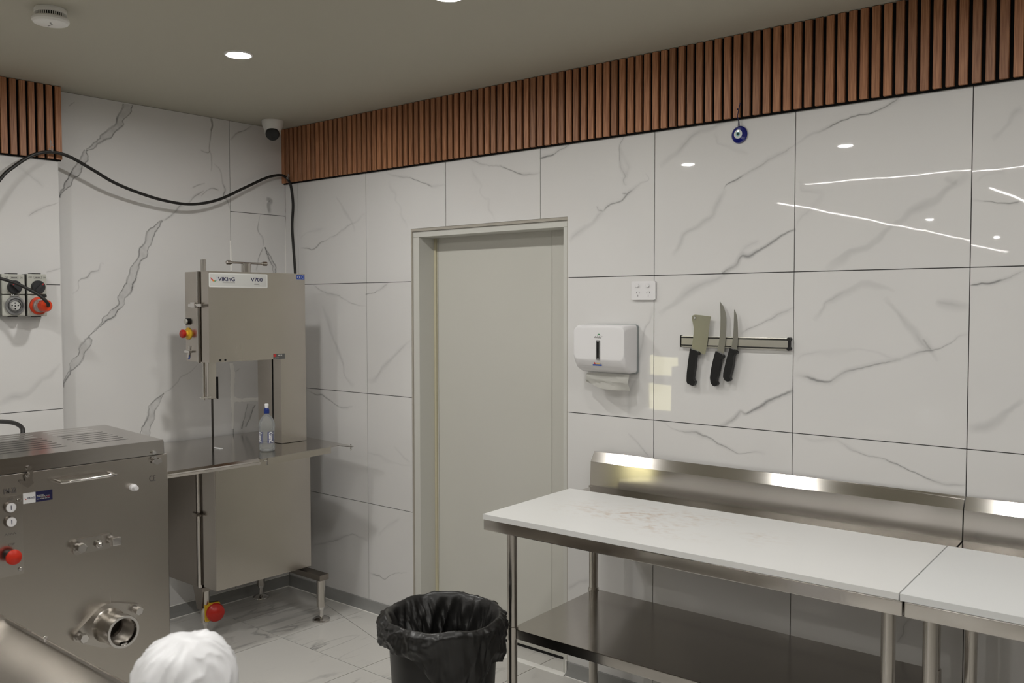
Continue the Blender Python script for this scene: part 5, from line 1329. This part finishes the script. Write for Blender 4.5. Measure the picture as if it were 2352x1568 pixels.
# lug plate with bolts
def hexbolt(par, p0, axis, r, h, rot=0.3, m_=CHROME):
    b = B(); b.cyl(p0, Vector(p0) + Vector(axis) * (h * 0.45), r * 0.75, n=16)
    b.lathe([(r, h * 0.42), (r, h * 0.96), (r * 0.9, h)], p0, axis, 6, ref=(0, math.sin(rot), math.cos(rot))); return obj('hex_bolt', b, m_, par)
c = gp(870, 1190); wpl = (gp(1060, 1140).y - gp(695, 1160).y)
b = B(); b.prism(roundrect(wpl, 0.043, 0.010), (XG, c.y, c.z), Y, Z, 0.008, X); lug = obj('lug_plate', b, TUBE, gr)
q = gp(790, 1235, XG + 0.035); hexbolt(lug, (XG + 0.008, q.y - 0.002, q.z), X, 0.0145, 0.027)
q = gp(1100, 1160, XG + 0.035); b = B(); b.cyl((XG, q.y, q.z), (XG + 0.02, q.y, q.z), 0.011, n=14); b.box(XG + 0.02, XG + 0.04, q.y - 0.012, q.y + 0.014, q.z - 0.014, q.z + 0.010, 0.002); obj('square_bolt', b, CHROME, lug)
q = gp(940, 1195, XG + 0.015); hexbolt(lug, (XG + 0.008, q.y, q.z), X, 0.011, 0.011); b = B(); b.sphere((XG + 0.019, q.y, q.z), 0.008, 14, 8); obj('dome_nut', b, CHROME, lug)
# outlet flange and barrel
ZO = (140, 1360, 11.2)
def op(x, y, xx): return onx(ZO[0] + x / ZO[2], ZO[1] + y / ZO[2], xx)
oc = op(1570, 1000, XG + 0.088); oy, oz = oc.y, oc.z
fl_l = op(120, 900, XG + 0.01).y; fl_r = op(1560, 520, XG + 0.01)
Rf = 0.064; ears = 0.015; ey0 = oy - 0.088; ey1 = oy + 0.084
def hull_flange():
    pts = []
    for i in range(60):
        an = 2 * math.pi * i / 60; pts.append((oy + Rf * math.cos(an), oz + Rf * math.sin(an)))
    for cy_, cz_ in ((ey0, oz - 0.010), (ey1, oz + 0.026)):
        for i in range(20):
            an = 2 * math.pi * i / 20; pts.append((cy_ + ears * math.cos(an), cz_ + ears * math.sin(an)))
    pts.sort(); lo = []; up_ = []
    def cr(o, a, b_): return (a[0] - o[0]) * (b_[1] - o[1]) - (a[1] - o[1]) * (b_[0] - o[0])
    for q_ in pts:
        while len(lo) > 1 and cr(lo[-2], lo[-1], q_) <= 0: lo.pop()
        lo.append(q_)
    for q_ in reversed(pts):
        while len(up_) > 1 and cr(up_[-2], up_[-1], q_) <= 0: up_.pop()
        up_.append(q_)
    return lo[:-1] + up_[:-1]
b = B(); b.prism(hull_flange(), (XG, 0, 0), Y, Z, 0.012, X); flg = obj('outlet_flange', b, TUBE, gr)
hexbolt(flg, (XG + 0.012, ey0 + 0.004, oz - 0.010), X, 0.0135, 0.029, 0.5); hexbolt(flg, (XG + 0.012, ey1 - 0.004, oz + 0.026), X, 0.012, 0.027, 0.2)
b = B(); b.lathe([(0.050, 0.012), (0.045, 0.019), (0.0435, 0.027), (0.0435, 0.072)], (XG, oy, oz), X, 40, True, False); obj('barrel', b, STEEL, gr)
b = B(); b.lathe([(0.0435, 0.070), (0.0472, 0.073), (0.0472, 0.096), (0.046, 0.0985), (0.0393, 0.0985), (0.0383, 0.095), (0.0383, 0.081)], (XG, oy, oz), X, 48, False, False); obj('barrel_ring', b, CHROME, gr)
prfi = [(0.0383, 0.083)]
for i in range(9): prfi += [(0.0365, 0.081 - i * 0.0068), (0.0338, 0.079 - i * 0.0068), (0.0365, 0.0758 - i * 0.0068)]
prfi += [(0.036, 0.014), (0.001, 0.014)]
b = B(); b.lathe(prfi, (XG, oy, oz), X, 40, False, False); obj('barrel_bore', b, STEEL_D, gr)
b = B(); b.box(XG + 0.080, XG + 0.096, oy - 0.007, oy + 0.011, oz - 0.039, oz - 0.034); obj('key_lug', b, CHROME, gr)
# small black cable loop behind the lid
pts = catmull([dep(-30, 968, 3.9), dep(10, 968, 3.8), dep(38, 973, 3.75), dep(52, 985, 3.72), dep(50, 1005, 3.7), dep(46, 1040, 3.7), dep(44, 1100, 3.7)], 0.02)
b = B(); b.tube(pts, 0.009, 10); tag(obj('rear_cable', b, RUBBER, None, origin=pts[2]), 'short loop of black cable rising behind the grinder lid', 'cable')

# ================================================================== STEEL WORK TABLES
def worktable(label, ox, oy_, L_, group, a_in, la, lb, shelf=True, rot=0.6):
    sh = math.radians(3.4)
    t = thing('steel_worktable', label, 'work table', (ox, oy_, 0), group)
    uu_ = Vector((math.cos(math.radians(rot)), math.sin(math.radians(rot)), 0)); vv_ = Vector((math.sin(sh), -math.cos(sh), 0))
    def W(a, d_, z_): return Vector((ox, oy_, z_)) + uu_ * a + vv_ * d_
    def bx(a0, a1, d0, d1, z0, z1, bev=0.0):
        b = B(); b.box(a0, a1, d0, d1, z0, z1, bev)
        for v in b.bm.verts: v.co = W(v.co.x, v.co.y, v.co.z)
        return b
    # splashback with sloped top: profile in (d,z)
    b = B(); prof = [(0.0, 0.86), (0.0, 1.037), (0.006, 1.037), (0.034, 0.997), (0.040, 0.896), (0.05, 0.896), (0.05, 0.86)]
    q0 = [b.bm.verts.new(W(0, d_, z_)) for d_, z_ in prof]; q1 = [b.bm.verts.new(W(L_, d_, z_)) for d_, z_ in prof]
    b.bm.faces.new(q0); b.bm.faces.new(list(reversed(q1)))
    for i in range(len(prof)): j = (i + 1) % len(prof); b.bm.faces.new((q0[i], q0[j], q1[j], q1[i]))
    obj('splashback', b, STEEL_T, t, ang=0.1)
    obj('worktop', bx(a_in, L_, 0.048, 0.80, 0.855, 0.895, 0.003), STEEL_T, t)
    for a_ in (la, L_ - lb):
        for d_ in (0.13, 0.70):
            b = B(); p_ = W(a_, d_, 0); b.cyl(p_ + Z * 0.05, p_ + Z * 0.856, 0.019, n=22); lg = obj('leg', b, TUBE, t)
            b = B(); b.lathe([(0.016, 0), (0.02, 0.006), (0.02, 0.045), (0.017, 0.055)], p_, Z, 18); obj('foot', b, BLACKP, lg)
            if not shelf: continue
            b = B(); b.cyl(p_ + Z * 0.440, p_ + Z * 0.486, 0.0225, n=22); obj('shelf_collar', b, TUBE, lg)
    if shelf: obj('shelf', bx(la, L_ - lb, 0.12, 0.705, 0.442, 0.480, 0.003), STEEL_TOP, t)
    return t, W, uu_, vv_
t, W1, u1, v1 = worktable('stainless steel worktable beside the door with splashback', 2.242, -0.026, 1.478, 'steel worktables', 0.02, 0.077, 0.06)
t, W2, u2, v2 = worktable('stainless steel worktable at the right edge of the picture', 2.242 + 1.482, -0.0105, 1.5, 'steel worktables', 0.0, 0.045, 0.06, False, 0.0)
def board(p4, z0, z1, label, m_):
    b = B(); b.prism([(p_[0], p_[1]) for p_ in p4], (0, 0, z0), X, Y, z1 - z0, Z)
    bmesh.ops.bevel(b.bm, geom=[e for e in b.bm.edges if e.calc_face_angle(0) > 0.9], offset=0.003, segments=2, affect='EDGES')
    c_ = Vector((p4[0][0], 0, z0))
    return tag(obj('cutting_board', b, m_, None, origin=(ox_ := (2.242, 0.0, z0))), label, 'cutting board', 'white cutting boards')
ZB1 = 0.914
P4 = [onz(1109, 1180, ZB1), onz(2064, 1362, ZB1), onz(2175, 1253, ZB1), onz(1309, 1121, ZB1)]
board([(q.x, q.y) for q in P4], 0.8955, ZB1, 'large white cutting board with chopping stains, on the table beside the door', BOARD)
e0, e1 = onz(2067, 1363, ZB1), onz(2178, 1253.5, ZB1)
BOARD2 = mat('white_board_clean', (0.78, 0.79, 0.79), 0.28, var=0.01)
board([(e0.x, e0.y), (e0.x + 1.4, e0.y + 0.012), (e1.x + 1.4, e1.y + 0.012), (e1.x, e1.y)], 0.8955, ZB1, 'clean white cutting board on the right-hand steel table', BOARD2)

# ================================================================== BIN
bc = dep(1018, 1416, 3.12); zr_ = bc.z; BR = 0.198
t = thing('waste_bin', 'black plastic waste bin standing left of the steel table', 'bin', (bc.x, bc.y, 0))
b = B(); b.lathe([(0.150, 0.0), (0.155, 0.004), (0.188, zr_ - 0.03), (0.197, zr_ - 0.02), (0.198, zr_ - 0.004), (0.192, zr_ - 0.004), (0.183, zr_ - 0.03), (0.150, 0.02), (0.02, 0.02)], (bc.x, bc.y, 0), Z, 48); obj('bin_body', b, BINM, t)
# liner
az = math.atan2((CAM - bc).y, (CAM - bc).x)
b = B(); NT, NP = 200, 64; rows = []
def hem(th):
    d_ = (th - az + math.pi) % (2 * math.pi) - math.pi        # 0 = towards the camera, + = camera's right
    base = 0.075 + 0.02 * noise.noise((math.cos(th) * 2, math.sin(th) * 2, 4))
    base += 0.19 * math.exp(-((d_ - 0.30) / 0.45) ** 2)
    base += 0.05 * math.exp(-((d_ - 1.2) / 0.25) ** 2)
    return base
for j in range(NP + 1):
    v = j / NP; row = []
    for i in range(NT):
        th = 2 * math.pi * i / NT; cs, sn = math.cos(th), math.sin(th)
        d_ = (th - az + math.pi) % (2 * math.pi) - math.pi
        lift = 0.016 * noise.noise((cs * 2.2, sn * 2.2, 9)) + 0.012 * max(0, -math.cos(d_)) 
        fold = 0.014 * (1 - abs(noise.noise((cs * 3.1 + 5, sn * 3.1, 0.7)))) ** 3 + 0.009 * (1 - abs(noise.noise((cs * 8, sn * 8, 2.2)))) ** 3
        if v < 0.55:      # inside: from deep in the bin up to the rim
            s_ = v / 0.55; z_ = 0.17 + (zr_ + 0.004 - 0.17) * s_; r_ = 0.148 + 0.036 * s_
            wr = min(1, (1 - s_) * 4 + 0.1)
            c3, s3 = math.cos(th + z_ * 2.2), math.sin(th + z_ * 2.2); c4, s4 = math.cos(th - z_ * 1.5), math.sin(th - z_ * 1.5)
            crease = (1 - abs(noise.noise((c3 * 3.2, s3 * 3.2, 1 + z_ * 2)))) ** 4 * 0.038 + (1 - abs(noise.noise((c4 * 8, s4 * 8, z_ * 5)))) ** 5 * 0.018
            r_ -= crease * wr
            z_ += lift * s_
        elif v < 0.65:    # over the rim
            s_ = (v - 0.55) / 0.10; r_ = 0.185 + (0.017 + fold * 0.5) * s_; z_ = zr_ + 0.004 + 0.008 * math.sin(s_ * math.pi) + lift * (1 - 0.3 * s_) + fold * 0.25
        else:             # outside skirt
            s_ = (v - 0.65) / 0.35; hm = hem(th); z_ = zr_ + 0.004 - hm * s_ + (lift + fold * 0.25) * 0.7 * (1 - s_)
            r_ = 0.202 + fold * (0.5 + 0.5 * math.sin(s_ * 3)) + 0.012 * (1 - abs(noise.noise((math.cos(th + s_ * 0.5) * 4, math.sin(th + s_ * 0.5) * 4, s_ * 1.6 + 3)))) ** 4 + 0.005 * noise.noise((cs * 16, sn * 16, s_ * 5))
            r_ = max(r_, 0.2 - (zr_ - z_) * 0.055 + 0.002)
        row.append(b.bm.verts.new((bc.x + r_ * cs, bc.y + r_ * sn, z_)))
    rows.append(row)
for j in range(NP):
    for i in range(NT): b.bm.faces.new((rows[j][i], rows[j][(i + 1) % NT], rows[j + 1][(i + 1) % NT], rows[j + 1][i]))
b.bm.faces.new(list(reversed(rows[0])))
tag(obj('bin_liner', b, BAGB, None, origin=(bc.x, bc.y, zr_), ang=1.5), 'crumpled black bin bag folded over the rim of the bin', 'bin bag')

# ================================================================== FOREGROUND
# steel tray trolley at the lower left
tz_ = 0.85; te = onz(108, 1470, tz_)
t = thing('steel_trolley', 'stainless steel tray trolley, its corner blurred at the lower left', 'trolley', (2.2, te.y - 0.3, 0))
tx0_, tx1_ = XG + 0.02, 2.72; ty1_ = te.y; ty0_ = te.y - 0.62
b = B(); n_ = 24; cs_ = [(ty1_, tz_), (ty1_ - 0.012, tz_ + 0.001), (ty1_ - 0.016, tz_ - 0.004), (ty1_ - 0.05, tz_ - 0.028), (ty1_ - 0.11, tz_ - 0.052), (ty1_ - 0.2, tz_ - 0.064), (ty1_ - 0.31, tz_ - 0.067), (ty1_ - 0.5, tz_ - 0.06), (ty0_ + 0.016, tz_ - 0.004), (ty0_, tz_), (ty0_, tz_ - 0.03), (ty1_, tz_ - 0.03)]
cs2 = cs_[:10]
prev = None
for i in range(n_ + 1):
    x_ = tx0_ + (tx1_ - tx0_) * i / n_; e = min(1, i / 3, (n_ - i) / 3)
    r = [b.bm.verts.new((x_, y_, tz_ + (z_ - tz_) * (e if z_ < tz_ - 0.001 else 1) + 0.004 * noise.noise((x_ * 5, y_ * 5, 0)) * (1 if z_ < tz_ - 0.03 else 0))) for y_, z_ in cs2]
    if prev:
        for k in range(len(r) - 1): b.bm.faces.new((prev[k], prev[k + 1], r[k + 1], r[k]))
    prev = r
obj('tray', b, mat('tray_steel', (0.52, 0.50, 0.475), 0.24, 1.0, var=0.04, vscale=3.0), t)
b = B(); b.tube([(tx0_, ty1_, tz_ - 0.004), (tx1_, ty1_, tz_ - 0.004)], 0.005, 10); obj('rolled_edge', b, TUBE, t)
b = B(); b.cyl((te.x, ty1_ - 0.004, tz_ - 0.002), (te.x, ty1_ - 0.004, tz_ + 0.006), 0.003, n=10); b.sphere((te.x, ty1_ - 0.004, tz_ + 0.008), 0.0055, 12, 8); obj('stop_pin', b, CHROME, t)
for xx_ in (tx0_ + 0.05, tx1_ - 0.05):
    for yy_ in (ty0_ + 0.05, ty1_ - 0.05):
        b = B(); b.cyl((xx_, yy_, 0), (xx_, yy_, tz_ - 0.075), 0.014, n=14); obj('leg', b, TUBE, t)
b = B(); b.box(tx0_ + 0.04, tx1_ - 0.04, ty0_ + 0.04, ty1_ - 0.04, 0.28, 0.30); obj('shelf', b, STEEL_D, t)

# white bag
wb = dep(428, 1460, 1.7)
b = B(); NT, NP = 110, 60; rows = []
top_z = wb.z
for j in range(NP + 1):
    v = j / NP; row = []
    for i in range(NT):
        th = 2 * math.pi * i / NT; cs, sn = math.cos(th), math.sin(th)
        s_ = v * 1.6
        if s_ < 1: ang_ = s_ * math.pi / 2; r_ = 0.094 * math.sin(ang_) ** 0.72; z_ = top_z - 0.085 * (1 - math.cos(ang_)) 
        else: r_ = 0.094 + 0.035 * (s_ - 1) ** 0.8 + 0.09 * (s_ - 1) ** 2; z_ = top_z - 0.085 - (s_ - 1) / 0.6 * (top_z - 0.085 - 0.01)
        nz = noise.noise((cs * 1.8, sn * 1.8, v * 4)) * 0.008 + (1 - abs(noise.noise((cs * 3.5 + v * 3, sn * 3.5, v * 3)))) ** 4 * 0.007 - 0.004
        r_ = max(0.0, r_ + nz * min(1, v * 6)); z_ += 0.009 * noise.noise((cs * r_ * 22, sn * r_ * 22, 2))
        row.append(b.bm.verts.new((wb.x + r_ * cs, wb.y + r_ * sn, max(0.004, z_))))
    rows.append(row)
for j in range(NP):
    for i in range(NT): b.bm.faces.new((rows[j][i], rows[j][(i + 1) % NT], rows[j + 1][(i + 1) % NT], rows[j + 1][i]))
bmesh.ops.remove_doubles(b.bm, verts=b.bm.verts[:], dist=1e-5)
tag(obj('white_plastic_cover', b, BAGW, None, origin=(wb.x, wb.y, 0), ang=1.5), 'crumpled white plastic bag over a round-topped post, blurred in the foreground', 'plastic bag')

# ================================================================== SHOP FITTINGS seen only as reflections
t = thing('display_cabinet', 'lit two-tier display cabinet in the shop behind the camera', 'display cabinet', (-1.05, -6.3, 0))
b = B(); b.box(-1.36, -0.74, -6.6, -6.05, 0, 0.43, 0.004); b.box(-1.36, -0.74, -6.6, -6.05, 1.07, 1.30, 0.004); b.box(-1.36, -1.26, -6.6, -6.05, 0.43, 1.07); b.box(-0.84, -0.74, -6.6, -6.05, 0.43, 1.07); obj('carcass', b, SHOPT, t)
b = B(); b.box(-1.26, -0.84, -6.10, -6.05, 0.735, 0.842); obj('shelf', b, SHOPT, t)
b = B(); b.box(-1.26, -0.84, -6.14, -6.10, 0.43, 1.07); obj('lit_back_panel', b, FRIDGEL, t)

print('objects', len(bpy.data.objects))
